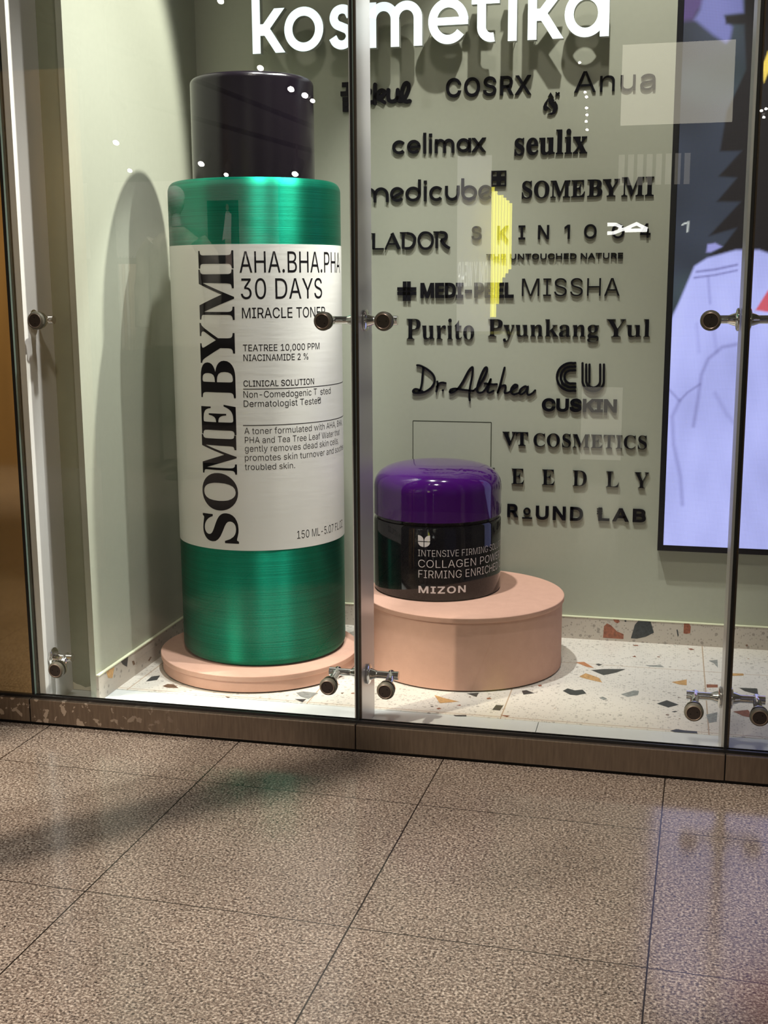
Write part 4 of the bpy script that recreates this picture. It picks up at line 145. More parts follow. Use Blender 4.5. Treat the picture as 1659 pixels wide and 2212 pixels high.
# ------------------------------------------------------------------ materials
def node(nt, t, **kw):
    n = nt.nodes.new(t)
    for k, v in kw.items(): setattr(n, k, v)
    return n
def mat(name, col, rough=.5, metal=0.0, emit=None, es=0, coat=0, noise=None, spec=None, bump=None):
    m = bpy.data.materials.new(name); m.use_nodes = True; nt = m.node_tree
    p = nt.nodes['Principled BSDF']
    p.inputs['Base Color'].default_value = (*col, 1); p.inputs['Roughness'].default_value = rough
    p.inputs['Metallic'].default_value = metal
    if spec is not None: p.inputs['Specular IOR Level'].default_value = spec
    if coat: p.inputs['Coat Weight'].default_value = coat; p.inputs['Coat Roughness'].default_value = .04
    if emit: p.inputs['Emission Color'].default_value = (*emit, 1); p.inputs['Emission Strength'].default_value = es
    if noise or bump:
        tc = node(nt, 'ShaderNodeTexCoord')
    if noise:                                    # (scale, amount, (sx,sy,sz))
        mp = node(nt, 'ShaderNodeMapping'); mp.inputs['Scale'].default_value = noise[2]
        nz = node(nt, 'ShaderNodeTexNoise'); nz.inputs['Scale'].default_value = noise[0]; nz.inputs['Detail'].default_value = 4
        nt.links.new(tc.outputs['Object'], mp.inputs['Vector']); nt.links.new(mp.outputs[0], nz.inputs['Vector'])
        mr = node(nt, 'ShaderNodeMapRange'); mr.inputs['From Min'].default_value = .3; mr.inputs['From Max'].default_value = .7
        mr.inputs['To Min'].default_value = 1 - noise[1]; mr.inputs['To Max'].default_value = 1 + noise[1]
        nt.links.new(nz.outputs['Fac'], mr.inputs['Value'])
        mx = node(nt, 'ShaderNodeVectorMath', operation='SCALE'); mx.inputs[0].default_value = col
        nt.links.new(mr.outputs[0], mx.inputs['Scale']); nt.links.new(mx.outputs[0], p.inputs['Base Color'])
    if bump:                                     # (scale, strength, distance, (sx,sy,sz))
        mp = node(nt, 'ShaderNodeMapping'); mp.inputs['Scale'].default_value = bump[3]
        nz = node(nt, 'ShaderNodeTexNoise'); nz.inputs['Scale'].default_value = bump[0]; nz.inputs['Detail'].default_value = 3
        nt.links.new(tc.outputs['Object'], mp.inputs['Vector']); nt.links.new(mp.outputs[0], nz.inputs['Vector'])
        b = node(nt, 'ShaderNodeBump'); b.inputs['Strength'].default_value = bump[1]; b.inputs['Distance'].default_value = bump[2]
        nt.links.new(nz.outputs['Fac'], b.inputs['Height']); nt.links.new(b.outputs[0], p.inputs['Normal'])
    return m
def rgb(r, g, b):
    f = lambda c: (c / 255 / 12.92) if c <= 10 else ((c / 255 + .055) / 1.055) ** 2.4
    return (f(r), f(g), f(b))

M = {}
M['sage'] = mat('sage_paint', (.40, .415, .335), .55, noise=(60, .02, (1, 1, 1)))
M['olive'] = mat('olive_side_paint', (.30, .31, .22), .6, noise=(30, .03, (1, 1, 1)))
M['plaster'] = mat('bare_plaster', (.80, .74, .58), .8)
M['trim_lip'] = mat('pale_skirting_lip', (.80, .82, .60), .5)
M['white_paint'] = mat('white_paint', (.78, .76, .73), .35)
M['kerb'] = mat('pale_grey_laminate', (.70, .74, .74), .35, noise=(40, .02, (1, 1, 1)))
M['pink'] = mat('peach_matt_paint', (.64, .385, .295), .85, spec=.15, noise=(25, .03, (1, 1, 1)))
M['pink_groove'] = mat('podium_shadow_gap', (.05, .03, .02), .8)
M['black_letter'] = mat('black_acrylic', (.004, .004, .007), .5, spec=.12)
M['ink'] = mat('black_print', (.006, .005, .007), .6, spec=.1)
M['white_ink'] = mat('white_print', (.78, .74, .74), .5)
M['sign_face'] = mat('lit_white_acrylic', (.8, .85, .85), .3, emit=(.82, .96, 1.0), es=1.05)
M['sign_side'] = mat('pale_sign_return', (.55, .58, .54), .4)
M['steel'] = mat('polished_steel', (.66, .64, .65), .30, .45)
M['chrome'] = mat('chrome', (.80, .79, .77), .08, 1.0)
M['washer'] = mat('grey_rubber_washer', (.17, .16, .12), .45)
M['cap_face'] = mat('dark_bronze_cap', (.030, .021, .018), .4)
M['cap_rim'] = mat('copper_rim', (.40, .31, .25), .35, .6)
M['hole'] = mat('black_hole', (.003, .003, .003), .8)
M['gasket'] = mat('black_silicone', (.006, .006, .007), .45)
M['channel'] = mat('grey_aluminium', (.16, .155, .14), .4, .6)
M['bronze_line'] = mat('dark_bronze_edge', (.10, .07, .05), .4, .5)
M['bezel'] = mat('black_screen_bezel', (.006, .006, .010), .3)
M['toe'] = mat('black_toe_gap', (.006, .005, .005), .8)
M['cap_black'] = mat('glossy_black_cap', (.007, .005, .008), .18, spec=.35, bump=(60, .10, .002, (1, 1, 26)))
M['jar_black'] = mat('glossy_black_jar', (.004, .004, .006), .06, spec=.5)
M['jar_purple'] = mat('glossy_purple_lid', (.048, .004, .108), .09, coat=.5)
M['hatch_line'] = mat('hatch_gap', (.03, .035, .02), .8)

def label_mat():
    m = mat('silver_white_label', (.83, .815, .775), .38, .05, bump=(7, .10, .004, (1, 1, 9)))
    return m
M['label'] = label_mat()
def green_mat():
    m = bpy.data.materials.new('brushed_green_metal'); m.use_nodes = True; nt = m.node_tree; p = nt.nodes['Principled BSDF']
    p.inputs['Metallic'].default_value = .88; p.inputs['Roughness'].default_value = .50
    p.inputs['Anisotropic'].default_value = .97; p.inputs['Anisotropic Rotation'].default_value = .25
    tc = node(nt, 'ShaderNodeTexCoord'); mp = node(nt, 'ShaderNodeMapping'); mp.inputs['Scale'].default_value = (.8, .8, 150)
    nz = node(nt, 'ShaderNodeTexNoise'); nz.inputs['Scale'].default_value = 3; nz.inputs['Detail'].default_value = 6
    nt.links.new(tc.outputs['Object'], mp.inputs['Vector']); nt.links.new(mp.outputs[0], nz.inputs['Vector'])
    cr = node(nt, 'ShaderNodeValToRGB'); e = cr.color_ramp.elements
    e[0].position = .30; e[0].color = (.000, .19, .110, 1); e[1].position = .72; e[1].color = (.003, .33, .200, 1)
    nt.links.new(nz.outputs['Fac'], cr.inputs[0]); nt.links.new(cr.outputs[0], p.inputs['Base Color'])
    b = node(nt, 'ShaderNodeBump'); b.inputs['Strength'].default_value = .22; b.inputs['Distance'].default_value = .002
    nt.links.new(nz.outputs['Fac'], b.inputs['Height']); nt.links.new(b.outputs[0], p.inputs['Normal'])
    t = node(nt, 'ShaderNodeTangent', direction_type='RADIAL', axis='Z'); nt.links.new(t.outputs[0], p.inputs['Tangent'])
    return m
M['green'] = green_mat()
def glass_mat():
    m = bpy.data.materials.new('clear_glass'); m.use_nodes = True; nt = m.node_tree; nt.nodes.clear()
    out = node(nt, 'ShaderNodeOutputMaterial'); mx = node(nt, 'ShaderNodeMixShader')
    tr = node(nt, 'ShaderNodeBsdfTransparent'); tr.inputs[0].default_value = (.975, .985, .975, 1)
    gl = node(nt, 'ShaderNodeBsdfGlossy'); gl.inputs['Roughness'].default_value = .0
    fr = node(nt, 'ShaderNodeFresnel'); fr.inputs[0].default_value = 1.52
    g = node(nt, 'ShaderNodeNewGeometry'); inv = node(nt, 'ShaderNodeMath', operation='SUBTRACT'); inv.inputs[0].default_value = 1
    mul = node(nt, 'ShaderNodeMath', operation='MULTIPLY')
    nt.links.new(g.outputs['Backfacing'], inv.inputs[1]); nt.links.new(fr.outputs[0], mul.inputs[0]); nt.links.new(inv.outputs[0], mul.inputs[1])
    m2 = node(nt, 'ShaderNodeMath', operation='MULTIPLY'); m2.inputs[1].default_value = 1.85
    nt.links.new(mul.outputs[0], m2.inputs[0])
    nt.links.new(m2.outputs[0], mx.inputs[0]); nt.links.new(tr.outputs[0], mx.inputs[1]); nt.links.new(gl.outputs[0], mx.inputs[2])
    nt.links.new(mx.outputs[0], out.inputs[0]); return m
M['glass'] = glass_mat()
M['glass_edge'] = mat('polished_glass_edge', (.30, .42, .36), .15, .2)
def granite():
    m = bpy.data.materials.new('speckled_granite'); m.use_nodes = True; nt = m.node_tree; p = nt.nodes['Principled BSDF']
    L = nt.links.new
    tc = node(nt, 'ShaderNodeTexCoord')
    n1 = node(nt, 'ShaderNodeTexNoise'); n1.inputs['Scale'].default_value = 150; n1.inputs['Detail'].default_value = 3; n1.inputs['Roughness'].default_value = .6
    n2 = node(nt, 'ShaderNodeTexNoise'); n2.inputs['Scale'].default_value = 3.2; n2.inputs['Detail'].default_value = 4
    vo = node(nt, 'ShaderNodeTexVoronoi'); vo.inputs['Scale'].default_value = 215
    for n in (n1, n2, vo): L(tc.outputs['Object'], n.inputs['Vector'])
    cr = node(nt, 'ShaderNodeValToRGB'); e = cr.color_ramp.elements
    e[0].position = .40; e[0].color = (.020, .016, .015, 1); e[1].position = .62; e[1].color = (.66, .59, .51, 1)
    x = cr.color_ramp.elements.new(.46); x.color = (.15, .115, .097, 1)
    x = cr.color_ramp.elements.new(.54); x.color = (.29, .228, .188, 1)
    L(n1.outputs['Fac'], cr.inputs[0])
    mx = node(nt, 'ShaderNodeMix', data_type='RGBA', blend_type='MIX'); mx.inputs['Factor'].default_value = .40
    vc = node(nt, 'ShaderNodeValToRGB'); ve = vc.color_ramp.elements
    ve[0].position = 0; ve[0].color = (.045, .036, .032, 1); ve[1].position = 1; ve[1].color = (.47, .395, .33, 1)
    xx = vc.color_ramp.elements.new(.55); xx.color = (.24, .18, .142, 1)
    sx = node(nt, 'ShaderNodeSeparateColor'); L(vo.outputs['Color'], sx.inputs[0]); L(sx.outputs[0], vc.inputs[0])
    L(cr.outputs[0], mx.inputs['A']); L(vc.outputs[0], mx.inputs['B'])
    mr = node(nt, 'ShaderNodeMapRange'); mr.inputs['From Min'].default_value = .3; mr.inputs['From Max'].default_value = .7; mr.inputs['To Min'].default_value = .86; mr.inputs['To Max'].default_value = 1.14
    L(n2.outputs['Fac'], mr.inputs[0])
    sc = node(nt, 'ShaderNodeVectorMath', operation='SCALE'); L(mx.outputs['Result'], sc.inputs[0]); L(mr.outputs[0], sc.inputs['Scale'])
    # tile joints
    sp = node(nt, 'ShaderNodeSeparateXYZ'); L(tc.outputs['Object'], sp.inputs[0])
    def joint(sock, size, hw):
        a = node(nt, 'ShaderNodeMath', operation='ADD'); a.inputs[1].default_value = size * 40 + size / 2; L(sock, a.inputs[0])
        q = node(nt, 'ShaderNodeMath', operation='MODULO'); q.inputs[1].default_value = size; L(a.outputs[0], q.inputs[0])
        s = node(nt, 'ShaderNodeMath', operation='SUBTRACT'); s.inputs[1].default_value = size / 2; L(q.outputs[0], s.inputs[0])
        b = node(nt, 'ShaderNodeMath', operation='ABSOLUTE'); L(s.outputs[0], b.inputs[0])
        c = node(nt, 'ShaderNodeMath', operation='LESS_THAN'); c.inputs[1].default_value = hw; L(b.outputs[0], c.inputs[0]); return c
    jx = joint(sp.outputs['X'], .7, .0020); jy = joint(sp.outputs['Y'], 0.71371, .0016)
    mm = node(nt, 'ShaderNodeMath', operation='MAXIMUM'); L(jx.outputs[0], mm.inputs[0]); L(jy.outputs[0], mm.inputs[1])
    fx = node(nt, 'ShaderNodeMix', data_type='RGBA'); L(mm.outputs[0], fx.inputs['Factor']); L(sc.outputs[0], fx.inputs['A']); fx.inputs['B'].default_value = (.018, .013, .011, 1)
    L(fx.outputs['Result'], p.inputs['Base Color'])
    rr = node(nt, 'ShaderNodeMapRange'); rr.inputs['To Min'].default_value = .12; rr.inputs['To Max'].default_value = .19; L(n1.outputs['Fac'], rr.inputs[0])
    L(rr.outputs[0], p.inputs['Roughness']); p.inputs['Specular IOR Level'].default_value = .85
    return m
M['granite'] = granite()
def terrazzo(name, base, joints=True, fleck=1.0):
    m = bpy.data.materials.new(name); m.use_nodes = True; nt = m.node_tree; p = nt.nodes['Principled BSDF']; L = nt.links.new
    p.inputs['Roughness'].default_value = .30
    tc = node(nt, 'ShaderNodeTexCoord')
    cur = None
    def specks(scale, thr, colA, colB, prev, rad):
        vo = node(nt, 'ShaderNodeTexVoronoi'); vo.inputs['Scale'].default_value = scale; L(tc.outputs['Object'], vo.inputs['Vector'])
        s = node(nt, 'ShaderNodeSeparateColor'); L(vo.outputs['Color'], s.inputs[0])
        a = node(nt, 'ShaderNodeMath', operation='LESS_THAN'); a.inputs[1].default_value = thr; L(s.outputs[0], a.inputs[0])
        d = node(nt, 'ShaderNodeMath', operation='LESS_THAN'); d.inputs[1].default_value = rad; L(vo.outputs['Distance'], d.inputs[0])
        mu = node(nt, 'ShaderNodeMath', operation='MULTIPLY'); L(a.outputs[0], mu.inputs[0]); L(d.outputs[0], mu.inputs[1])
        c = node(nt, 'ShaderNodeMix', data_type='RGBA'); L(s.outputs[1], c.inputs['Factor']); c.inputs['A'].default_value = (*colA, 1); c.inputs['B'].default_value = (*colB, 1)
        o = node(nt, 'ShaderNodeMix', data_type='RGBA'); L(mu.outputs[0], o.inputs['Factor'])
        if prev is None: o.inputs['A'].default_value = (*base, 1)
        else: L(prev, o.inputs['A'])
        L(c.outputs['Result'], o.inputs['B']); return o.outputs['Result']
    k = lambda t: tuple(b * t for b in base)
    cur = specks(120, .30, k(.82), k(.62), None, .42)
    cur = specks(55, .16 * fleck, k(.75), k(.52), cur, .34)
    cur = specks(26, .10 * fleck, (.06, .07, .075), (.33, .15, .08), cur, .17)
    if joints:
        sp = node(nt, 'ShaderNodeSeparateXYZ'); L(tc.outputs['Object'], sp.inputs[0]); ds = []
        for ax, v0, size in (('X', .676, .69), ('Y', .296, .655)):
            a = node(nt, 'ShaderNodeMath', operation='ADD'); a.inputs[1].default_value = size * 20.5 - v0; L(sp.outputs[ax], a.inputs[0])
            q = node(nt, 'ShaderNodeMath', operation='MODULO'); q.inputs[1].default_value = size; L(a.outputs[0], q.inputs[0])
            s = node(nt, 'ShaderNodeMath', operation='SUBTRACT'); s.inputs[1].default_value = size / 2; L(q.outputs[0], s.inputs[0])
            b = node(nt, 'ShaderNodeMath', operation='ABSOLUTE'); L(s.outputs[0], b.inputs[0])
            c = node(nt, 'ShaderNodeMath', operation='LESS_THAN'); c.inputs[1].default_value = .0022; L(b.outputs[0], c.inputs[0]); ds.append(c)
        mm = node(nt, 'ShaderNodeMath', operation='MAXIMUM'); L(ds[0].outputs[0], mm.inputs[0]); L(ds[1].outputs[0], mm.inputs[1])
        fx = node(nt, 'ShaderNodeMix', data_type='RGBA'); L(mm.outputs[0], fx.inputs['Factor']); L(cur, fx.inputs['A']); fx.inputs['B'].default_value = (.50, .38, .27, 1); cur = fx.outputs['Result']
    L(cur, p.inputs['Base Color']); return m
M['terrazzo'] = terrazzo('cream_terrazzo', (.77, .735, .665))
M['terrazzo_skirt'] = terrazzo('terrazzo_skirting', (.50, .45, .39), False, .8)
CH = {'dark': (.030, .038, .042), 'grey': (.26, .28, .27), 'rust': (.27, .085, .045), 'ochre': (.56, .32, .12), 'orange': (.50, .20, .08), 'brown': (.13, .075, .045)}
for k, c in CH.items(): M['chip_' + k] = mat('stone_chip_' + k, c, .3, noise=(90, .35, (1, 1.6, 1)))
def sill_mat():
    m = mat('brushed_bronze_steel', (.205, .160, .125), .36, .85, noise=(14, .16, (9, 1, .9)))
    nt = m.node_tree; p = nt.nodes['Principled BSDF']; L = nt.links.new
    tc = node(nt, 'ShaderNodeTexCoord'); nz = node(nt, 'ShaderNodeTexNoise'); nz.inputs['Scale'].default_value = 30; nz.inputs['Detail'].default_value = 4
    L(tc.outputs['Object'], nz.inputs['Vector'])
    gt = node(nt, 'ShaderNodeMapRange'); gt.inputs['From Min'].default_value = .585; gt.inputs['From Max'].default_value = .60; L(nz.outputs['Fac'], gt.inputs[0])
    sp = node(nt, 'ShaderNodeSeparateXYZ'); L(tc.outputs['Object'], sp.inputs[0])
    fx = node(nt, 'ShaderNodeMapRange'); fx.inputs['From Min'].default_value = -.35; fx.inputs['From Max'].default_value = -.75; L(sp.outputs['X'], fx.inputs[0])
    mu = node(nt, 'ShaderNodeMath', operation='MULTIPLY'); L(gt.outputs[0], mu.inputs[0]); L(fx.outputs[0], mu.inputs[1])
    mix = node(nt, 'ShaderNodeMix', data_type='RGBA')
    src = p.inputs['Base Color'].links[0].from_socket
    L(mu.outputs[0], mix.inputs['Factor']); L(src, mix.inputs['A']); mix.inputs['B'].default_value = (.55, .47, .40, 1)
    L(mix.outputs['Result'], p.inputs['Base Color']); return m
M['sill'] = sill_mat()
M['bronze_panel'] = mat('polished_brown_panel', (.46, .37, .23), .05, .9)

# ------------------------------------------------------------------ mesh helpers
def link(name, me, m, parent=None, smooth=False):
    o = bpy.data.objects.new(name, me); COL.objects.link(o)
    for x in (m if isinstance(m, (list, tuple)) else [m]): me.materials.append(x)
    if smooth:
        for p in me.polygons: p.use_smooth = True
        me.set_sharp_from_angle(angle=math.radians(38))
    if parent is not None:
        o.parent = parent
    return o
def obj(name, bm, m, parent=None, smooth=False, base=None):
    """bm is in world coordinates; the object's origin is moved to base (default: parent's location or bottom centre)."""
    bmesh.ops.recalc_face_normals(bm, faces=bm.faces[:])
    me = bpy.data.meshes.new(name)
    if parent is not None:
        off = world_of(parent)
    else:
        if base is None:
            co = [v.co for v in bm.verts]
            base = ((min(c.x for c in co) + max(c.x for c in co)) / 2, (min(c.y for c in co) + max(c.y for c in co)) / 2, min(c.z for c in co))
        off = Vector(base)
    bmesh.ops.translate(bm, verts=bm.verts[:], vec=-off)
    bm.to_mesh(me); bm.free()
    o = link(name, me, m, parent, smooth)
    if parent is None: o.location = off
    return o
def world_of(o):
    v = Vector((0, 0, 0))
    while o is not None: v += o.location; o = o.parent
    return v
def tag(o, label=None, cat=None, group=None, kind=None):
    if label: o['label'] = label
    if cat: o['category'] = cat
    if group: o['group'] = group
    if kind: o['kind'] = kind
    return o
def thing(name, loc, label, cat, group=None):
    o = bpy.data.objects.new(name, None); COL.objects.link(o); o.location = loc; o.empty_display_size = .1
    return tag(o, label, cat, group)
def struct(name, bm, m, label=None, base=None, smooth=False):
    o = obj(name, bm, m, None, smooth, base); o['kind'] = 'structure'
    if label: o['label'] = label
    return o
def box(bm, x0, x1, y0, y1, z0, z1, bev=0, mi=0):
    vs = [bm.verts.new(c) for c in ((x0, y0, z0), (x1, y0, z0), (x1, y1, z0), (x0, y1, z0), (x0, y0, z1), (x1, y0, z1), (x1, y1, z1), (x0, y1, z1))]
    fs = [bm.faces.new([vs[i] for i in f]) for f in ((0, 3, 2, 1), (4, 5, 6, 7), (0, 1, 5, 4), (1, 2, 6, 5), (2, 3, 7, 6), (3, 0, 4, 7))]
    for f in fs: f.material_index = mi
    if bev:
        es = list({e for f in fs for e in f.edges})
        bmesh.ops.bevel(bm, geom=es, offset=bev, segments=2, affect='EDGES', profile=.5)
def BX(*a, **k):
    bm = bmesh.new(); box(bm, *a, **k); return bm
def lathe(bm, prof, cx, cy, seg=96, mi=0):
    rings = []
    for (r, z) in prof:
        if r < 1e-6: rings.append([bm.verts.new((cx, cy, z))])
        else: rings.append([bm.verts.new((cx + r * math.cos(2 * PI * i / seg), cy + r * math.sin(2 * PI * i / seg), z)) for i in range(seg)])
    for a, b in zip(rings, rings[1:]):
        for i in range(seg):
            j = (i + 1) % seg
            if len(a) == 1: f = bm.faces.new((a[0], b[i], b[j]))
            elif len(b) == 1: f = bm.faces.new((a[i], a[j], b[0]))
            else: f = bm.faces.new((a[i], a[j], b[j], b[i]))
            f.material_index = mi
def lathe_axis(bm, prof, org, axis, seg=32, mi=0):
    """profile (r, t) revolved about an axis through org"""
    ax = Vector(axis).normalized(); q = ax.to_track_quat('Z', 'Y'); e1 = q @ Vector((1, 0, 0)); e2 = q @ Vector((0, 1, 0)); org = Vector(org)
    rings = []
    for r, t in prof:
        c = org + ax * t
        if r < 1e-6: rings.append([bm.verts.new(c)])
        else: rings.append([bm.verts.new(c + e1 * (r * math.cos(2 * PI * i / seg)) + e2 * (r * math.sin(2 * PI * i / seg))) for i in range(seg)])
    for a, b in zip(rings, rings[1:]):
        for i in range(seg):
            j = (i + 1) % seg
            if len(a) == 1: f = bm.faces.new((a[0], b[i], b[j]))
            elif len(b) == 1: f = bm.faces.new((a[i], a[j], b[0]))
            else: f = bm.faces.new((a[i], a[j], b[j], b[i]))
            f.material_index = mi
def arcp(cx, cz, r, a0, a1, n):
    return [(cx + r * math.cos(math.radians(a0 + (a1 - a0) * i / n)), cz + r * math.sin(math.radians(a0 + (a1 - a0) * i / n))) for i in range(n + 1)]
def tube(bm, pts, r, seg=12, mi=0):
    pts = [Vector(p) for p in pts]; rings = []
    for i, p in enumerate(pts):
        t = (pts[min(i + 1, len(pts) - 1)] - pts[max(i - 1, 0)]).normalized()
        q = t.to_track_quat('Z', 'Y'); e1 = q @ Vector((1, 0, 0)); e2 = q @ Vector((0, 1, 0))
        rr = r[i] if isinstance(r, (list, tuple)) else r
        rings.append([bm.verts.new(p + e1 * (rr * math.cos(2 * PI * k / seg)) + e2 * (rr * math.sin(2 * PI * k / seg))) for k in range(seg)])
    for a, b in zip(rings, rings[1:]):
        for k in range(seg): bm.faces.new((a[k], a[(k + 1) % seg], b[(k + 1) % seg], b[k])).material_index = mi
    for rg in (rings[0], rings[-1]): bm.faces.new(rg).material_index = mi

# ------------------------------------------------------------------ 2-D shapes: (outer, [holes]) with x to the right, z up
def area(c): return sum(a[0] * b[1] - b[0] * a[1] for a, b in zip(c, c[1:] + c[:1])) / 2
def inside(p, c):
    k = False; n = len(c)
    for i in range(n):
        a, b = c[i], c[i - 1]
        if (a[1] > p[1]) != (b[1] > p[1]) and p[0] < (b[0] - a[0]) * (p[1] - a[1]) / (b[1] - a[1]) + a[0]: k = not k
    return k
def offset(c, d):
    if not d: return c
    n = len(c); out = []
    for i in range(n):
        a, b, e = Vector(c[i - 1]), Vector(c[i]), Vector(c[(i + 1) % n])
        u = (b - a); v = (e - b)
        if u.length < 1e-9 or v.length < 1e-9: out.append(tuple(b)); continue
        u.normalize(); v.normalize()
        n1 = Vector((u.y, -u.x)); n2 = Vector((v.y, -v.x)); s = n1 + n2
        k = s.length_squared
        if k < .25: out.append(tuple(b + n1 * d)); continue
        out.append(tuple(b + s * (2 * d / k)))
    return out
def glyph(font, ch, bold=0):
    """advance, shapes in em/1000"""
    s = GL[font][ch]; adv = s[0]; cs = [list(zip(v[::2], v[1::2])) for v in s[1:]]
    sg = 1 if area(max(cs, key=lambda c: abs(area(c)))) > 0 else -1
    if sg < 0: cs = [c[::-1] for c in cs]
    outs = [c for c in cs if area(c) > 0]; hol = [c for c in cs if area(c) < 0]
    sh = [[o, []] for o in outs]
    for h in hol:
        c = [s_ for s_ in sh if inside(h[0], s_[0])]
        if c: min(c, key=lambda s_: abs(area(s_[0])))[1].append(h)
    return adv, [(offset(o, bold), [offset(h, bold) for h in hs]) for o, hs in sh]
def bounds(shapes):
    xs = [p[0] for o, _ in shapes for p in o]; zs = [p[1] for o, _ in shapes for p in o]
    return min(xs), max(xs), min(zs), max(zs)
def xf(shapes, sx, sz, tx, tz):
    f = lambda c: [(p[0] * sx + tx, p[1] * sz + tz) for p in c]
    return [(f(o), [f(h) for h in hs]) for o, hs in shapes]
def layout(word, font, bold, tr=0):
    x = 0; out = []
    for ch in word:
        if ch == ' ': x += 190; continue
        adv, sh = glyph(font, ch, bold); out.append((ch, xf(sh, 1, 1, x, 0))); x += adv + tr
    return out
def fit(run):
    """letters of a run fitted between x0 and x1"""
    if 'xs' in run:
        s = run['h'] / run['cap']; out = []
        for ch, xc in zip(run['w'], run['xs']):
            _, sh = glyph(run['f'], ch, run['b']); b = bounds(sh); k = s * run.get('sx', 1)
            out.append((ch, xf(sh, k, s, xc - k * (b[0] + b[1]) / 2, run['z'])))
        return out
    ly = layout(run['w'], run['f'], run['b'], run.get('tr', 0)); al = [s for _, sh in ly for s in sh]; b = bounds(al)
    sx = (run['x1'] - run['x0']) / (b[1] - b[0]); sz = run['h'] / run['cap']
    return [(ch, xf(sh, sx, sz, run['x0'] - b[0] * sx, run['z'])) for ch, sh in ly]
def winding(x, y, loops):
    w = 0
    for l in loops:
        n = len(l)
        for i in range(n):
            x0, y0 = l[i - 1]; x1, y1 = l[i]
            if y0 <= y < y1 or y1 <= y < y0:
                if x0 + (y - y0) * (x1 - x0) / (y1 - y0) > x: w += 1 if y1 > y0 else -1
    return w
def tess(shape):
    """outline points followed by fill points, loop lengths, fill triangles (non-zero winding)"""
    loops = [list(map(tuple, shape[0]))] + [list(map(tuple, h)) for h in shape[1]]
    xs = [p[0] for p in loops[0]]; zs = [p[1] for p in loops[0]]; k = 1000 / max(max(xs) - min(xs), max(zs) - min(zs)); cx, cz = min(xs), min(zs)
    big = [[((x - cx) * k, (z - cz) * k) for x, z in l] for l in loops]
    co = [Vector(p) for l in big for p in l]; ed = []; n = 0
    for l in big:
        ed += [(n + i, n + (i + 1) % len(l)) for i in range(len(l))]; n += len(l)
    vo, eo, fo, *_r = delaunay_2d_cdt(co, ed, [], 0, 1e-3)
    tri = []
    for f in fo:
        mx = sum(vo[i].x for i in f) / len(f); my = sum(vo[i].y for i in f) / len(f)
        if winding(mx, my, big): tri.append([i + n for i in f])
    pts = [Vector((x, z, 0)) for l in loops for x, z in l] + [Vector((v.x / k + cx, v.y / k + cz, 0)) for v in vo]
    return pts, [len(l) for l in loops], tri
def extrude(bm, shapes, yf, yb, mf=0, ms=0):
    """solid letters: face at y=yf (towards the street), back at y=yb"""
    for sh in shapes:
        pts, lens, tri = tess(sh)
        a = [bm.verts.new((p.x, yf, p.y)) for p in pts]; b = [bm.verts.new((p.x, yb, p.y)) for p in pts]
        for t in tri:
            try:
                bm.faces.new([a[i] for i in t]).material_index = mf
                bm.faces.new([b[i] for i in reversed(t)]).material_index = ms
            except ValueError: pass
        k = 0
        for n in lens:
            for i in range(n):
                j = (i + 1) % n
                try: bm.faces.new((a[k + i], a[k + j], b[k + j], b[k + i])).material_index = ms
                except ValueError: pass
            k += n
def letters(parent, runs_shapes, yf, yb, m, names='letter'):
    for ch, sh in runs_shapes:
        bm = bmesh.new(); extrude(bm, sh, yf, yb, 0, 1 if isinstance(m, list) else 0)
        obj(names, bm, m, parent)
# stroke engine
def catmull(pts, n=5, closed=False):
    P = [Vector(p) for p in pts]; N = len(P); out = []
    rng = range(N if closed else N - 1)
    for i in rng:
        p1, p2 = P[i], P[(i + 1) % N]
        p0 = P[i - 1] if (closed or i > 0) else p1 * 2 - p2
        p3 = P[(i + 2) % N] if (closed or i + 2 < N) else p2 * 2 - p1
        for k in range(n):
            t = k / n
            out.append(tuple(.5 * ((2 * p1) + (p2 - p0) * t + (2 * p0 - 5 * p1 + 4 * p2 - p3) * t * t + (3 * p1 - p0 - 3 * p2 + p3) * t ** 3)))
    if not closed: out.append(tuple(P[-1]))
    return out
def ribbon(pts, w, cap='butt', closed=False):
    P = [Vector(p) for p in pts]; P = [p for i, p in enumerate(P) if i == 0 or (p - P[i - 1]).length > 1e-7]
    if closed and (P[0] - P[-1]).length < 1e-7: P.pop()
    n = len(P); Lf, Rt = [], []
    W = (lambda i: w[0] + (w[1] - w[0]) * i / max(1, n - 1)) if isinstance(w, (tuple, list)) else (lambda i: w)
    for i, p in enumerate(P):
        if closed: a, b = P[i - 1], P[(i + 1) % n]
        else: a, b = P[max(i - 1, 0)], P[min(i + 1, n - 1)]
        u = (p - a).normalized() if (p - a).length > 1e-9 else (b - p).normalized()
        v = (b - p).normalized() if (b - p).length > 1e-9 else u
        n1 = Vector((-u.y, u.x)); n2 = Vector((-v.y, v.x)); s = n1 + n2; k = max(s.length_squared, 1.0)
        o = s * (W(i) / k)
        q = p.copy()
        if not closed and cap == 'sq':
            if i == 0: q -= v * W(i) / 2
            if i == n - 1: q += u * W(i) / 2
        Lf.append(tuple(q + o)); Rt.append(tuple(q - o))
    if closed:
        a, b = Lf, Rt
        if abs(area(a)) < abs(area(b)): a, b = b, a
        return (a if area(a) > 0 else a[::-1], [b if area(b) < 0 else b[::-1]])
    if cap == 'round':
        def cap_pts(c, d, wd):
            a0 = math.atan2(d.y, d.x); return [(c.x + wd / 2 * math.cos(a0 + t), c.y + wd / 2 * math.sin(a0 + t)) for t in (PI / 2 * .6, PI / 2 * .2, -PI / 2 * .2, -PI / 2 * .6)]
        d1 = (P[-1] - P[-2]).normalized(); d0 = (P[0] - P[1]).normalized()
        o = Lf + cap_pts(P[-1], d1, W(n - 1)) + Rt[::-1] + cap_pts(P[0], d0, W(0))
    else: o = Lf + Rt[::-1]
    return (o if area(o) > 0 else o[::-1], [])
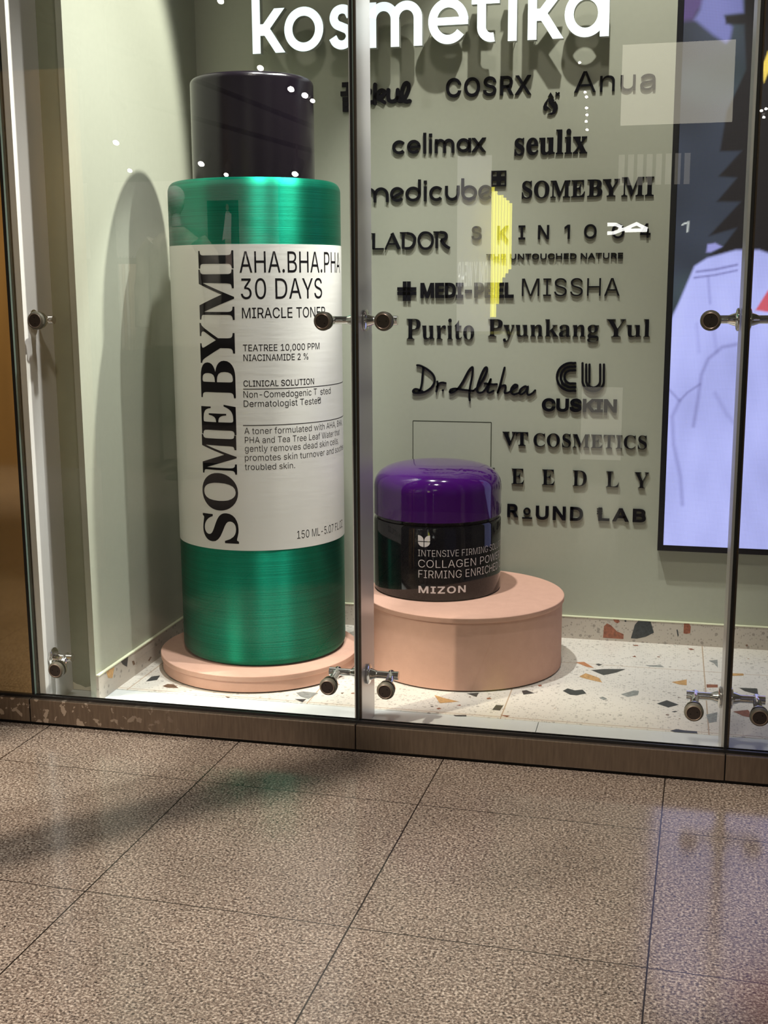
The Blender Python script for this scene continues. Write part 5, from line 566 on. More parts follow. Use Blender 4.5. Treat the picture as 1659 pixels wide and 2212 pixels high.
def hd(p0, p1, w):                     # diagonal bar with horizontal ends
    dx = w / 2 * math.hypot(p1[0] - p0[0], p1[1] - p0[1]) / abs(p1[1] - p0[1])
    o = [(p0[0] - dx, p0[1]), (p0[0] + dx, p0[1]), (p1[0] + dx, p1[1]), (p1[0] - dx, p1[1])]
    return (o if area(o) > 0 else o[::-1], [])
def ell(cx, cz, rx, rz, a0, a1, n=28): return [(cx + rx * math.cos(math.radians(a0 + (a1 - a0) * i / n)), cz + rz * math.sin(math.radians(a0 + (a1 - a0) * i / n))) for i in range(n + 1)]
def rect(x0, x1, z0, z1): return ([(x0, z0), (x1, z0), (x1, z1), (x0, z1)], [])
def geo(ch, x0, x1, z, H, w, asc=1.45):
    """round geometric sans letters in a given box; w = stroke"""
    W = x1 - x0; cx = (x0 + x1) / 2; cz = z + H / 2; rx = W / 2 - w / 2; rz = H / 2 - w / 2; T = z + H * asc
    if ch == 'o': return [ribbon(ell(cx, cz, rx, rz, 0, 360, 48)[:-1], w, closed=True)]
    if ch == 'c': return [ribbon(ell(cx, cz, rx, rz, 42, 318, 40), w)]
    if ch == 'e': return [ribbon(ell(cx, cz, rx, rz, 2, 322, 44), w), rect(x0 + w * .6, x1 - w * .02, cz - w * .42, cz + w * .42)]
    if ch == 'E': return [ribbon(ell(cx, cz, rx, rz, 22, 322, 44), w), ribbon([(cx - rx * .86, cz - rz * .52), (cx + rx * .98, cz + rz * .36)], w * .9)]
    if ch == 's':
        p = [(.97, .79), (.80, .95), (.50, 1.0), (.20, .93), (.07, .75), (.20, .585), (.50, .50), (.81, .41), (.94, .24), (.80, .07), (.50, .0), (.19, .06), (.01, .22)]
        return [ribbon(catmull([(x0 + w / 2 + a * 2 * rx, z + w / 2 + b * 2 * rz) for a, b in p], 5), w)]
    if ch == 'k': return [rect(x0, x0 + w, z, T), hd((x1 - w * .68, z + H), (x0 + w * .95, z + H * .40), w), hd((x1 - w * .63, z), (x0 + w * 1.25, z + H * .66), w)]
    if ch == 'i': return [rect(cx - w / 2, cx + w / 2, z, z + H), rect(cx - w * .55, cx + w * .55, z + H * 1.19, z + H * 1.19 + w * 1.05)]
    if ch == 'l': return [rect(cx - w / 2, cx + w / 2, z, T)]
    if ch == 'm':
        q = (W - w) / 4; o = [rect(x0, x0 + w, z, z + H)]
        for a in (x0 + w / 2, x0 + w / 2 + 2 * q):
            o.append(ribbon([(p[0], p[1]) for p in ell(a + q, z + H - w / 2 - q * 1.05, q, q * 1.05, 170, 0, 20)] + [(a + 2 * q, z)], w))
        return o
    if ch == 't': return [ribbon([(x0 + W * .36, z + H * 1.36)] + ell(x0 + W * .36 + W * .36, z + W * .36 + w / 2, W * .36, W * .36, 180, 285, 12), w), rect(x0, x1, z + H - w * .85, z + H)]
    if ch == 'a': return [ribbon(ell(cx - w * .12, cz, rx - w * .12, rz, 0, 360, 48)[:-1], w, closed=True), rect(x1 - w, x1, z, z + H)]
    if ch in 'dD': return [ribbon(ell(cx, cz, rx, rz, 0, 360, 48)[:-1], w, closed=True), rect(x1 - w, x1, cz, T)]
    if ch == 'B': return [ribbon(ell(cx, cz, rx, rz, 0, 360, 48)[:-1], w, closed=True), rect(x0, x0 + w, cz, T)]
    if ch == 'u': return [ribbon([(x0 + w / 2, z + H)] + ell(cx, z + rx + w / 2, rx, rx, 180, 360, 22) + [(x1 - w / 2, z + H)], w)]
    if ch == 'x': return [hd((x0 + w * .62, z), (x1 - w * .62, z + H), w), hd((x1 - w * .62, z), (x0 + w * .62, z + H), w)]
# text bent round an upright cylinder
def bent(name, shapes, cx, cy, r, th0, m, parent):
    bm = bmesh.new()
    for sh in shapes:
        pts, lens, tri = tess(sh); a = [bm.verts.new((p.x, p.y, 0)) for p in pts]
        for t in tri:
            try: bm.faces.new([a[i] for i in t])
            except ValueError: pass
    bmesh.ops.delete(bm, geom=[v for v in bm.verts if not v.link_faces], context='VERTS')
    xs = [v.co.x for v in bm.verts]; x = min(xs) + .008
    while x < max(xs):
        bmesh.ops.bisect_plane(bm, geom=bm.verts[:] + bm.edges[:] + bm.faces[:], plane_co=(x, 0, 0), plane_no=(1, 0, 0), dist=1e-6); x += .008
    for v in bm.verts:
        t = th0 + v.co.x / r; v.co = Vector((cx + r * math.cos(t), cy + r * math.sin(t), v.co.y))
    bmesh.ops.recalc_face_normals(bm, faces=bm.faces[:])
    me = bpy.data.meshes.new(name); bmesh.ops.translate(bm, verts=bm.verts[:], vec=-world_of(parent)); bm.to_mesh(me); bm.free()
    return link(name, me, m, parent)

# ================================================================== SETTING
YB = 1.294; ZF = .0525; XW = -.755; ZTOP = 4.75
# granite floor of the mall
bm = bmesh.new()
vs = [bm.verts.new(c) for c in ((-8, -9.5, 0), (8, -9.5, 0), (8, .5, 0), (-8, .5, 0))]; bm.faces.new(vs)
me = bpy.data.meshes.new('floor'); bm.to_mesh(me); bm.free()
fl = link('floor', me, M['granite']); fl['kind'] = 'structure'; fl.location = (-0.18156, -0.32807, 0); fl.rotation_euler = (0, 0, -0.02933)
# shop-window floor with inlaid stone chips
bm = bmesh.new(); box(bm, -.90, 3.0, .280, YB + .02, -.03 + .04, ZF)
mats = [M['terrazzo']] + [M['chip_' + k] for k in CH]; idx = {k: i + 1 for i, k in enumerate(CH)}
for k, poly in D['chips']:
    sh = (poly if area(poly) > 0 else poly[::-1], [])
    pts, lens, tri = tess(sh); a = [bm.verts.new((p.x, p.y, ZF + .0004)) for p in pts]
    for t in tri: bm.faces.new([a[i] for i in t]).material_index = idx[k]
f2 = struct('floor', bm, mats, base=(0, 0, 0))
for p in f2.data.polygons:
    if p.material_index and p.normal.z < 0: p.flip()
struct('trim_1', BX(-.90, .806, .045, .2795, .01, ZF - .001, bev=.001), M['kerb'])
struct('trim_2', BX(.808, 3.0, .045, .2795, .01, ZF - .001, bev=.001), M['kerb'])
# back wall, side walls, ceiling
struct('wall_back', BX(XW - .03, 3.0, YB, YB + .10, 0, ZTOP), M['sage'])
bm = BX(XW - .022, XW, .142, YB, .0525, ZTOP)
struct('wall_left', bm, M['sage'])
bm = bmesh.new(); box(bm, -.90, XW - .022, .242, .262, .010, ZTOP)
po = [(-.899, .053), (XW - .023, .053), (XW - .023, .078), (-.79, .080), (-.80, .066), (-.815, .064), (-.83, .070), (-.85, .064), (-.87, .072), (-.885, .075), (-.899, .082)]
pts, lens, tri = tess((po, [])); a = [bm.verts.new((p.x, .2412, p.y)) for p in pts]
for t in tri: bm.faces.new([a[i] for i in t]).material_index = 1
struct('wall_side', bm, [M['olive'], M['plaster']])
struct('wall_return', BX(-.922, -.900, .045, .262, .010, ZTOP), M['white_paint'])
struct('wall_right', BX(3.0, 3.1, .045, YB + .1, 0, ZTOP), M['sage'])
struct('ceiling', BX(-.95, 3.1, .02, YB + .1, ZTOP, ZTOP + .08), M['white_paint'])
# skirting with a pale lip on top
def skirting(name, x0, x1, y0, y1, chips, axis):
    bm = bmesh.new(); box(bm, x0, x1, y0, y1, ZF, .1455)
    box(bm, x0 - (.0 if axis == 'y' else 0), x1 + (.002 if axis == 'x' else 0), y0 - (.002 if axis == 'y' else 0), y1, .1455, .1495, mi=1)
    for k, poly in chips:
        pts, lens, tri = tess((poly if area(poly) > 0 else poly[::-1], []))
        a = [bm.verts.new((p.x, y0 - .0005, p.y) if axis == 'y' else (x1 + .0005, p.x, p.y)) for p in pts]
        for t in tri: bm.faces.new([a[i] for i in t]).material_index = idx[k] + 1
    struct(name, bm, [M['terrazzo_skirt'], M['trim_lip']] + [M['chip_' + k] for k in CH], base=(0, 0, 0))
skirting('baseboard_back', XW + .010, 3.0, YB - .010, YB, D['skb'], 'y')
skirting('baseboard_left', XW, XW + .010, .142, YB - .010, D['skl'], 'x')
# shopfront: sill pieces, toe gap, panes, gaskets
for n, (a, b) in enumerate(((-3.2, -.9425), (-.9395, .2355), (.2385, 1.4045), (1.4075, 3.1))):
    bm = bmesh.new(); box(bm, a, b, 0, .020, .012, .0955, bev=.0025); struct('trim_%d' % (n + 3), bm, M['sill'], base=(0, 0, 0))
struct('trim_7', BX(-3.2, 3.1, .012, .044, .0, .094), M['toe'])
struct('trim_8', BX(-3.2, 3.1, .0205, .0445, .0942, .1035), M['gasket'])
JX = (-.9410, .2360, 1.4050)
ZP = .1035
PW = 4.6
def pane(name, a, b):
    bm = bmesh.new(); box(bm, a, b, .030, .042, ZP, PW)
    for f in bm.faces:
        if abs(f.normal.x) > .9 or abs(f.normal.z) > .9: f.material_index = 1
    bm.normal_update()
    for f in bm.faces: f.material_index = 0 if abs(f.normal.y) > .9 else 1
    struct(name, bm, [M['glass'], M['glass_edge']])
pane('window_1', -.9340, JX[1] - .0045); pane('window_2', JX[1] + .0045, JX[2] - .0045); pane('window_3', JX[2] + .0045, 3.0)
for n, x in enumerate(JX[1:]):
    struct('trim_%d' % (9 + n), BX(x - .0042, x + .0042, .031, .043, ZP, PW), M['gasket'])
bm = bmesh.new(); box(bm, -.9450, -.9345, .030, .044, ZP, PW, mi=0); box(bm, -.9345, -.9270, .0425, .060, ZP, PW, mi=1); box(bm, -.9270, -.9225, .0425, .050, ZP, PW, mi=0)
struct('trim_11', bm, [M['gasket'], M['channel']])
struct('wall_facade', BX(-3.2, -.9455, .030, .060, ZP - .0015, PW), M['bronze_panel'])
# polished steel fins behind the joints
for n, x in enumerate(JX[1:]):
    bm = bmesh.new(); box(bm, x - .012, x + .012, .050, .222, ZF - .001, PW, bev=.0012, mi=0)
    box(bm, x - .0118, x - .0036, .0445, .0498, ZP, PW, mi=0); box(bm, x - .0035, x + .0115, .0445, .0498, ZP, PW, mi=1)
    struct('trim_%d' % (12 + n), bm, [M['steel'], M['bronze_line']])

# ================================================================== PODIUMS
def podium(loc, R, h, lip, label):
    x, y = loc; t = thing('display_podium', (x, y, ZF), label, 'podium')
    bm = bmesh.new(); lathe(bm, [(0, ZF + .006), (R - .007, ZF + .006), (R - .007, ZF + h - lip)], x, y, 128)
    b = obj('podium_body', bm, M['pink'], t, True)
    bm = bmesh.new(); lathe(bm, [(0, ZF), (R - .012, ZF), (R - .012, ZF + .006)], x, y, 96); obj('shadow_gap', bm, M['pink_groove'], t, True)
    bm = bmesh.new(); lathe(bm, [(R - .03, ZF + h - lip), (R - .0015, ZF + h - lip), (R, ZF + h - lip + .002), (R, ZF + h - .002), (R - .002, ZF + h), (0, ZF + h)], x, y, 128); obj('podium_top', bm, M['pink'], t, True)
    return t
podium((-.332, .703), .385, .067, .020, 'low round peach podium under the tall green bottle')
podium((.447, .891), .386, .280, .019, 'tall round peach drum podium carrying the purple lidded jar')

# ================================================================== GIANT BOTTLE
BXc, BYc, BR, BZ = -.324, .742, .317, ZF + .067
bt = thing('giant_bottle', (BXc, BYc, BZ), 'giant green cosmetic bottle with black cap and white label on low podium', 'bottle')
LT, LB = 1.653, .5633
bm = bmesh.new()
prof = [(0, BZ), (BR - .035, BZ)] + [(BR - .030 + .030 * math.sin(t), BZ + .030 - .030 * math.cos(t)) for t in [PI / 2 * i / 8 for i in range(1, 9)]] + [(BR, BZ + .2), (BR, LB), (BR, LT), (BR, 1.845)] \
    + [(BR - .030 + .030 * math.cos(t), 1.845 + .036 * math.sin(t)) for t in [PI / 2 * i / 8 for i in range(1, 9)]] + [(.18, 1.883), (0, 1.883)]
lathe(bm, prof, BXc, BYc, 160); obj('bottle_body', bm, M['green'], bt, True)
bm = bmesh.new(); LR = BR + .0012
lathe(bm, [(BR - .004, LB), (LR, LB), (LR, LT), (BR - .004, LT)], BXc, BYc, 160); lab = obj('label', bm, M['label'], bt, True)
lab['label'] = 'silvery white wraparound label'
bm = bmesh.new(); CR = .2235
lathe(bm, [(0, 1.8832), (CR, 1.8832), (CR, 2.222)] + [(CR - .022 + .022 * math.cos(t), 2.222 + .022 * math.sin(t)) for t in [PI / 2 * i / 6 for i in range(1, 7)]] + [(0, 2.246)], BXc, BYc, 128)
obj('cap', bm, M['cap_black'], bt, True)['label'] = 'glossy black cap'
IR = LR + .0002
K = IR / .3185
def textline(run, cx, cy, r, th0, m, parent, name='lettering', k=1.0, cap=509):
    n = len(run['sub'].replace(' ', ''))
    ly = layout(run['w'], 'i', run['b'], run.get('tr', 0)); b = bounds([s for _, sh in ly[:n] for s in sh]); sx = (run['s1'] - run['s0']) * k / (b[1] - b[0]); sz = run['h'] / cap
    sh = [s for _, g in ly for s in xf(g, sx, sz, run['s0'] * k - b[0] * sx, run['z'])]
    return bent(name, sh, cx, cy, r, th0, m, parent)
for run in D['bt']: textline(run, BXc, BYc, IR, D['bth0'], M['ink'], lab, k=K)
# the slipped letter e and two thin rules
_, g = glyph('i', 'e', -2); (s0, z0), (s1, z1) = D['efall']; hh = .017 / 400
g = [([(-p[1] * hh * .8 + s0 * K + .006, p[0] * hh + z0) for p in o], [[(-p[1] * hh * .8 + s0 * K + .006, p[0] * hh + z0) for p in h] for h in hs]) for o, hs in g]
bent('lettering', g, BXc, BYc, IR, D['bth0'], M['ink'], lab)
for s0, z0 in D['rules']: bent('rule_line', [rect(s0 * K, .50, z0 - .0013, z0 + .0013)], BXc, BYc, IR, D['bth0'], M['ink'], lab)
sh = []
for ch, za, zb_, sl, sr in D['bv']:
    _, g = glyph('m', ch, 3); b = bounds(g); q = (zb_ - za) / (b[1] - b[0]); e = (sr - sl) * K / 455
    r2 = lambda c: [(sr * K - p[1] * e, za + (p[0] - b[0]) * q) for p in c]
    sh += [(r2(o), [r2(h) for h in hs]) for o, hs in g]
bent('lettering', sh, BXc, BYc, IR, D['bth0'], M['ink'], lab)['label'] = 'large black serif lettering running up the label'

# ================================================================== GIANT JAR
JXc, JYc, JR, JZ = .327, .955, .249, ZF + .280
jt = thing('giant_jar', (JXc, JYc, JZ), 'giant glossy black cream jar with domed purple lid on peach drum podium', 'jar')
bm = bmesh.new()
lathe(bm, [(0, JZ), (JR - .016, JZ)] + [(JR - .012 + .012 * math.sin(t), JZ + .012 - .012 * math.cos(t)) for t in [PI / 2 * i / 5 for i in range(1, 6)]] + [(JR, .612), (JR - .004, .620), (JR - .010, .6225), (JR - .010, .632), (0, .632)], JXc, JYc, 128)
jb = obj('jar_body', bm, M['jar_black'], jt, True)
bm = bmesh.new()
dome = [(JR * (math.cos(t)) ** .52, .735 + .0965 * (math.sin(t)) ** .80) for t in [PI / 2 * i / 26 for i in range(0, 26)]] + [(0, .8315)]
lathe(bm, [(0, .6322), (JR - .006, .6322), (JR, .636), (JR, .70)] + dome, JXc, JYc, 128)
obj('lid', bm, M['jar_purple'], jt, True)['label'] = 'domed glossy purple lid'
for run in D['jt']: textline(run, JXc, JYc, JR + .0003, D['jth0'], M['white_ink'], jb)
(sa, za), (sb, zb_) = D['emb']; W_ = sb - sa; H_ = zb_ - za; g_ = W_ * .035; mx_ = (sa + sb) / 2; mz = za + H_ * .46
q = lambda pts: (pts if area(pts) > 0 else pts[::-1], [])
em = [q([(mx_ - g_, mz + g_), (sa, mz + g_), (sa, zb_)] + [(sa + (mx_ - g_ - sa) * (1 - math.cos(t)) * .0 + (mx_ - g_ - sa) * math.sin(t), mz + H_ * .12 + (zb_ - mz - H_ * .12) * math.cos(t)) for t in [PI / 2 * i / 6 for i in range(1, 7)]]),
      q([(mx_ + g_, mz + g_), (sb, mz + g_), (sb, zb_)] + [(sb - (sb - mx_ - g_) * math.sin(t), mz + H_ * .12 + (zb_ - mz - H_ * .12) * math.cos(t)) for t in [PI / 2 * i / 6 for i in range(1, 7)]]),
      q([(mx_ - g_, mz - g_), (sa, mz - g_)] + [(mx_ - g_ - (mx_ - g_ - sa) * math.cos(t), mz - g_ - (mz - g_ - za) * math.sin(t)) for t in [PI / 2 * i / 6 for i in range(1, 7)]]),
      q([(mx_ + g_, mz - g_), (sb, mz - g_)] + [(mx_ + g_ + (sb - mx_ - g_) * math.cos(t), mz - g_ - (mz - g_ - za) * math.sin(t)) for t in [PI / 2 * i / 6 for i in range(1, 7)]])]
bent('emblem', em, JXc, JYc, JR + .0003, D['jth0'], M['white_ink'], jb)

# ================================================================== LETTERING ON THE BACK WALL
YL = YB - .010
GRP = 'raised black lettering on the sage back wall'
def sign(label, x, z): return thing('wall_lettering', (x, YB, z), label, 'lettering', None)
LAB = {'cosrx': 'black capitals of an even stroke, five letters under the lit sign', 'anua': 'thin black rounded word at the upper right beside the screen',
 'seulix': 'heavy black lowercase serif word in the second row', 'sbm': 'wide black serif capitals in the third row beside the screen',
 'skin': 'widely spaced black capitals and digits with a small tagline below', 'medipeel': 'extra bold black capitals with a cross emblem',
 'missha': 'very thin black capitals right of the bold word with cross emblem', 'purito': 'short black serif word beside the right hand glass clamp',
 'pyun': 'long black two word serif lettering in the middle row', 'cuskin': 'black triple line monogram over bold capitals', 'vt': 'black serif capitals in two words right of the hatch outline',
 'needly': 'widely spaced thin black serif capitals beside the purple lid', 'round': 'bold black capitals in two words, lowest row on the wall'}
SG = {}
for k, runs in D['L'].items():
    fs = [f for r in runs for f in fit(r)]; b = bounds([s for _, sh in fs for s in sh])
    t = sign(LAB[k], (b[0] + b[1]) / 2, b[2]); SG[k] = t; letters(t, fs, YL, YB, M['black_letter'])
def emblem(t, shapes):
    bm = bmesh.new(); extrude(bm, shapes, YL, YB); obj('emblem', bm, M['black_letter'], t)
# cross emblem of slotted bars
(xa, zt), (xb, zb_) = D['cross']; sx = (xb - xa) / 9; sz = (zt - zb_) / 9
cz_ = (zt + zb_) / 2; cx_ = (xa + xb) / 2
S = []
for i in (-1, 1):
    S += [rect(xa, cx_ - sx * .2 - sx * 1.7, cz_ + i * sz - sz * .83, cz_ + i * sz + sz * .83), rect(cx_ + sx * 1.9, xb, cz_ + i * sz - sz * .83, cz_ + i * sz + sz * .83),
          rect(cx_ + i * sx - sx * .83, cx_ + i * sx + sx * .83, zb_, zt)]
S += [rect(cx_ - 1.9 * sx, cx_ + 1.9 * sx, cz_ + i * sz - sz * .83, cz_ + i * sz + sz * .83) for i in (-1, 1)]
emblem(SG['medipeel'], S)
# monogram of nested strokes
emblem(SG['cuskin'], [ribbon(p, .0085, 'round') for p in D['cu']])
# raised small ring over a bar, comb shaped L
(ox, oz0), (ax, az), (bx_, bz) = D['o_round']; rr = .0118
emblem(SG['round'], [ribbon(ell(ox, oz0, rr, rr * 1.05, 0, 360, 28)[:-1], .0058, closed=True), rect(ax, bx_, az - .002, az + .0035)])
xl_ = D['L']['round'][2]['x0']; zz = D['L']['round'][2]['z']; hh = D['L']['round'][2]['h']
emblem(SG['round'], [rect(xl_ - .006, xl_ + .016, zz + hh * f, zz + hh * f + .0040) for f in (.50, .70, .90)])
# stroke built words
def geosign(key, label, w, asc, drop=None):
    d = D[key]; t = sign(label, (d['l'][0][1] + d['l'][-1][2]) / 2, d['z'])
    letters(t, [(c, geo(c, a, b, d['z'], d['h'], w, asc)) for c, a, b in d['l']], YL, YB, M['black_letter']); return t
geosign('celimax', 'black rounded lowercase word of seven letters in the second row', .0112, 1.48)
t = geosign('medicube', 'black round lowercase word with a square plus emblem, third row', .0108, 1.47)
(xa, zt), (xb, zb_) = D['plus']; w1 = (xb - xa); h1 = zt - zb_
emblem(t, [([(xa, zb_), (xb, zb_), (xb, zt), (xa, zt)], [[(xa + w1 * fx, zb_ + h1 * fz), (xa + w1 * fx, zb_ + h1 * (fz + .27)), (xa + w1 * (fx + .27), zb_ + h1 * (fz + .27)), (xa + w1 * (fx + .27), zb_ + h1 * fz)] for fx in (.09, .64) for fz in (.09, .64)])])
def strokesign(key, label, widths, smooth=True, groups=None):
    P = D[key]; al = [p for s in P for p in s]; t = sign(label, sum(p[0] for p in al) / len(al), min(p[1] for p in al))
    for gi in groups:
        S = [ribbon(catmull(P[i], 6) if (smooth and len(P[i]) > 2) else P[i], widths[i] if isinstance(widths, dict) else widths, 'round' if smooth else 'butt') for i in gi]
        bm = bmesh.new(); extrude(bm, S, YL, YB); obj('letter', bm, M['black_letter'], t)
    return t
strokesign('althea', 'black handwritten script lettering above the jar', .0076, True, [(0, 1), (2, 3), (4,), (5, 6), (7,), (8, 9), (10, 11), (12,)])
t = strokesign('kkul', 'chunky black lowercase script word right beside the steel fin', .0150, True, [(0, 1), (2, 3), (4,), (5,)])
_, g = glyph('c', '꿀', 14); b = bounds(g); (xa, zt), (xb, zb_) = D['kkulh']
bm = bmesh.new(); extrude(bm, xf(g, (xb - xa) / (b[1] - b[0]), (zt - zb_) / (b[3] - b[2]), xa - b[0] * (xb - xa) / (b[1] - b[0]), zb_ - b[2] * (zt - zb_) / (b[3] - b[2])), YL, YB); obj('letter', bm, M['black_letter'], t)
wl = {0: .004, 1: .0105, 2: .006, 3: .005, 4: .0125, 5: .006, 6: .005, 7: .0105, 8: .0105, 9: .010, 10: .005, 11: .0105, 12: .0115, 13: .0115}
P = D['lador']; t = sign('black high contrast capitals beside the steel fin, fourth row', .11, min(p[1] for p in P[1]))
for gi in ((0, 1, 2), (3, 4, 5), (6, 7, 8), (9,), (10, 11, 12, 13)):
    S = []
    for i in gi:
        if i == 9: S.append(ribbon(catmull(P[i][:-1], 5, True), .0092, closed=True))
        else: S.append(ribbon(catmull(P[i], 6) if len(P[i]) > 2 else P[i], wl[i], 'butt'))
    bm = bmesh.new(); extrude(bm, S, YL, YB); obj('letter', bm, M['black_letter'], t)
P = D['drop']; t = sign('small black droplet emblem with a tiny cross', P[0][0][0], min(p[1] for p in P[2]))
emblem(t, [(P[0] if area(P[0]) > 0 else P[0][::-1], []), (P[1] if area(P[1]) > 0 else P[1][::-1], []), (P[2] if area(P[2]) > 0 else P[2][::-1], []), ribbon(P[3], .004), ribbon(P[4], .004)])
# lit sign above
d = D['kos']; YK = YB - .115
t = thing('illuminated_sign', (.22, YB, d['z']), 'glowing white lowercase lit sign across the top of the back wall', 'sign')
for c, a, b in d['l']:
    bm = bmesh.new(); extrude(bm, geo(c, a, b, d['z'], d['h'], .0335, 1.5), YK, YK + .032, 0, 1); o = obj('letter', bm, [M['sign_face'], M['sign_side']], t)
    b_ = [v.co for v in o.data.vertices]; mxx = sum(v.x for v in b_) / len(b_)
    for zz in (.03, .13):
        bm = bmesh.new(); tube(bm, [((a + .02), YK + .03, d['z'] + zz), (a + .02, YB, d['z'] + zz)], .0015, 6); obj('standoff', bm, M['chrome'], o)
# access hatch drawn on the wall
(xa, zt), (xb, zb_) = D['hatch'][0], (D['hatch'][1][0], .62)
bm = bmesh.new(); box(bm, xa, xb, YB - .0025, YB, zb_, zt, mi=0)
for r in ((xa, xb, zt - .0014, zt + .0014), (xa - .0014, xa + .0014, zb_, zt), (xb - .0014, xb + .0014, zb_, zt)): box(bm, r[0], r[1], YB - .0031, YB, r[2], r[3], mi=1)
tag(obj('access_hatch', bm, [M['sage'], M['hatch_line']]), 'square sage hatch with thin dark outline on wall behind the purple lid', 'hatch')

# ================================================================== LED SCREEN
X0, Z0 = D['scr']['x0'], D['scr']['z0']; X1, Z1 = 2.30, 3.40; YS = YB - .040
ts = thing('led_screen', ((X0 + X1) / 2, YB, Z0 - .03), 'large black framed video screen showing a person in pale jacket', 'screen')
bm = bmesh.new(); f = .0235
box(bm, X0 - f, X0, YS - .004, YB, Z0 - f, Z1 + f, bev=.001); box(bm, X1, X1 + f, YS - .004, YB, Z0 - f, Z1 + f, bev=.001)
box(bm, X0, X1, YS - .004, YB, Z0 - f, Z0, bev=.001); box(bm, X0, X1, YS - .004, YB, Z1, Z1 + f, bev=.001)
obj('bezel', bm, M['bezel'], ts)
NX, NZ = 230, 560
gx = np.linspace(X0, X1, NX); gz = np.linspace(Z0, Z1, NZ); GX, GZ = np.meshgrid(gx, gz)
def sd(poly, closed=True):
    P = np.array(poly); n = len(P); dmin = np.full(GX.shape, 9.0); ins = np.zeros(GX.shape, bool)
    for i in range(n if closed else n - 1):
        a = P[i]; b = P[(i + 1) % n]; ab = b - a; t = np.clip(((GX - a[0]) * ab[0] + (GZ - a[1]) * ab[1]) / (ab @ ab), 0, 1)
        dmin = np.minimum(dmin, np.hypot(GX - a[0] - t * ab[0], GZ - a[1] - t * ab[1]))
        if closed and a[1] != b[1]:
            c = ((a[1] > GZ) != (b[1] > GZ)) & (GX < (b[0] - a[0]) * (GZ - a[1]) / (b[1] - a[1]) + a[0]); ins ^= c
    return np.where(ins, -dmin, dmin) if closed else dmin
rs = np.random.RandomState(3)
def lump(sx, sz, n=26):
    o = np.zeros(GX.shape)
    for _ in range(n):
        k = rs.normal(size=2) * (sx, sz); o += np.cos(GX * k[0] + GZ * k[1] + rs.uniform(0, 6.28))
    return o / math.sqrt(n)
img = np.zeros(GX.shape + (3,)); img[:] = rgb(47, 53, 66)
l = lump(14, 14); img *= (1 + .28 * l)[..., None]; img += np.clip(lump(9, 9) - .6, 0, 1)[..., None] * np.array(rgb(38, 62, 44)) * .5
img = np.clip(img, .004, 1)
def lay(poly, col, soft=.006, tex=None):
    a = np.clip(.5 - sd(poly) / (2 * soft), 0, 1)[..., None]; c = np.array(col) * (1 if tex is None else tex[..., None])
    img[:] = img * (1 - a) + c * a
def stroke(pts, col, wd, amt):
    a = (np.clip(1 - sd(pts, False) / wd, 0, 1) * amt)[..., None]; img[:] = img * (1 - a) + np.array(col) * a
S_ = D['scr']; tx = 1 + .10 * lump(16, 9)
lay(S_['purple'], rgb(84, 66, 118), .012, tx); lay(S_['lilac'], rgb(116, 118, 176), .008, tx); lay(S_['hair'], rgb(26, 22, 24), .005)
lay(S_['face'], rgb(214, 178, 170), .006); lay(S_['fringe'], rgb(26, 22, 24), .006)
jt_ = 1 + .07 * lump(12, 8) + .05 * lump(30, 12)
lay(S_['jacket'], rgb(176, 180, 244), .006, jt_); lay(S_['cuff'], rgb(150, 150, 215), .004); lay(S_['pink'], rgb(205, 92, 108), .004); lay(S_['yellow'], rgb(245, 212, 96), .003)
for k, a, wdt in (('l1', .75, .008), ('l2', .7, .007), ('l3', .35, .009), ('l4', .45, .012), ('l5', .5, .008), ('l6', .4, .013), ('l7', .25, .014), ('l8', .2, .012), ('l9', .2, .012)): stroke(S_[k], rgb(96, 92, 150), wdt, a)
stroke(S_['one'], rgb(235, 240, 235), .0042, 1.0)  # reflected white numeral, painted into the picture
bm = bmesh.new(); cl = bm.loops.layers.float_color.new('picture')
V = [[bm.verts.new((gx[i], YS, gz[j])) for i in range(NX)] for j in range(NZ)]
for j in range(NZ - 1):
    for i in range(NX - 1):
        f_ = bm.faces.new((V[j][i], V[j][i + 1], V[j + 1][i + 1], V[j + 1][i]))
        for lp, (jj, ii) in zip(f_.loops, ((j, i), (j, i + 1), (j + 1, i + 1), (j + 1, i))): lp[cl] = (*np.clip(img[jj, ii], 0, 1), 1)
me = bpy.data.meshes.new('picture_panel'); off = world_of(ts); bmesh.ops.translate(bm, verts=bm.verts[:], vec=-off); bm.to_mesh(me); bm.free()
def led_mat():
    m = bpy.data.materials.new('led_picture'); m.use_nodes = True; nt = m.node_tree; p = nt.nodes['Principled BSDF']; L = nt.links.new
    p.inputs['Base Color'].default_value = (.01, .01, .012, 1); p.inputs['Roughness'].default_value = .5
    at = node(nt, 'ShaderNodeAttribute', attribute_name='picture'); tc = node(nt, 'ShaderNodeTexCoord'); sp = node(nt, 'ShaderNodeSeparateXYZ'); L(tc.outputs['Object'], sp.inputs[0])
    ps = []
    for ax in ('X', 'Z'):
        k = node(nt, 'ShaderNodeMath', operation='MULTIPLY'); k.inputs[1].default_value = 2 * PI / .0052; L(sp.outputs[ax], k.inputs[0])
        s = node(nt, 'ShaderNodeMath', operation='COSINE'); L(k.outputs[0], s.inputs[0])
        r = node(nt, 'ShaderNodeMapRange'); r.inputs['From Min'].default_value = -1; r.inputs['To Min'].default_value = .76; r.inputs['To Max'].default_value = 1.14; L(s.outputs[0], r.inputs[0]); ps.append(r)
    mu = node(nt, 'ShaderNodeMath', operation='MULTIPLY'); L(ps[0].outputs[0], mu.inputs[0]); L(ps[1].outputs[0], mu.inputs[1])
    L(at.outputs['Color'], p.inputs['Emission Color']); sc = node(nt, 'ShaderNodeMath', operation='MULTIPLY'); sc.inputs[1].default_value = 1.22; L(mu.outputs[0], sc.inputs[0]); L(sc.outputs[0], p.inputs['Emission Strength'])
    return m
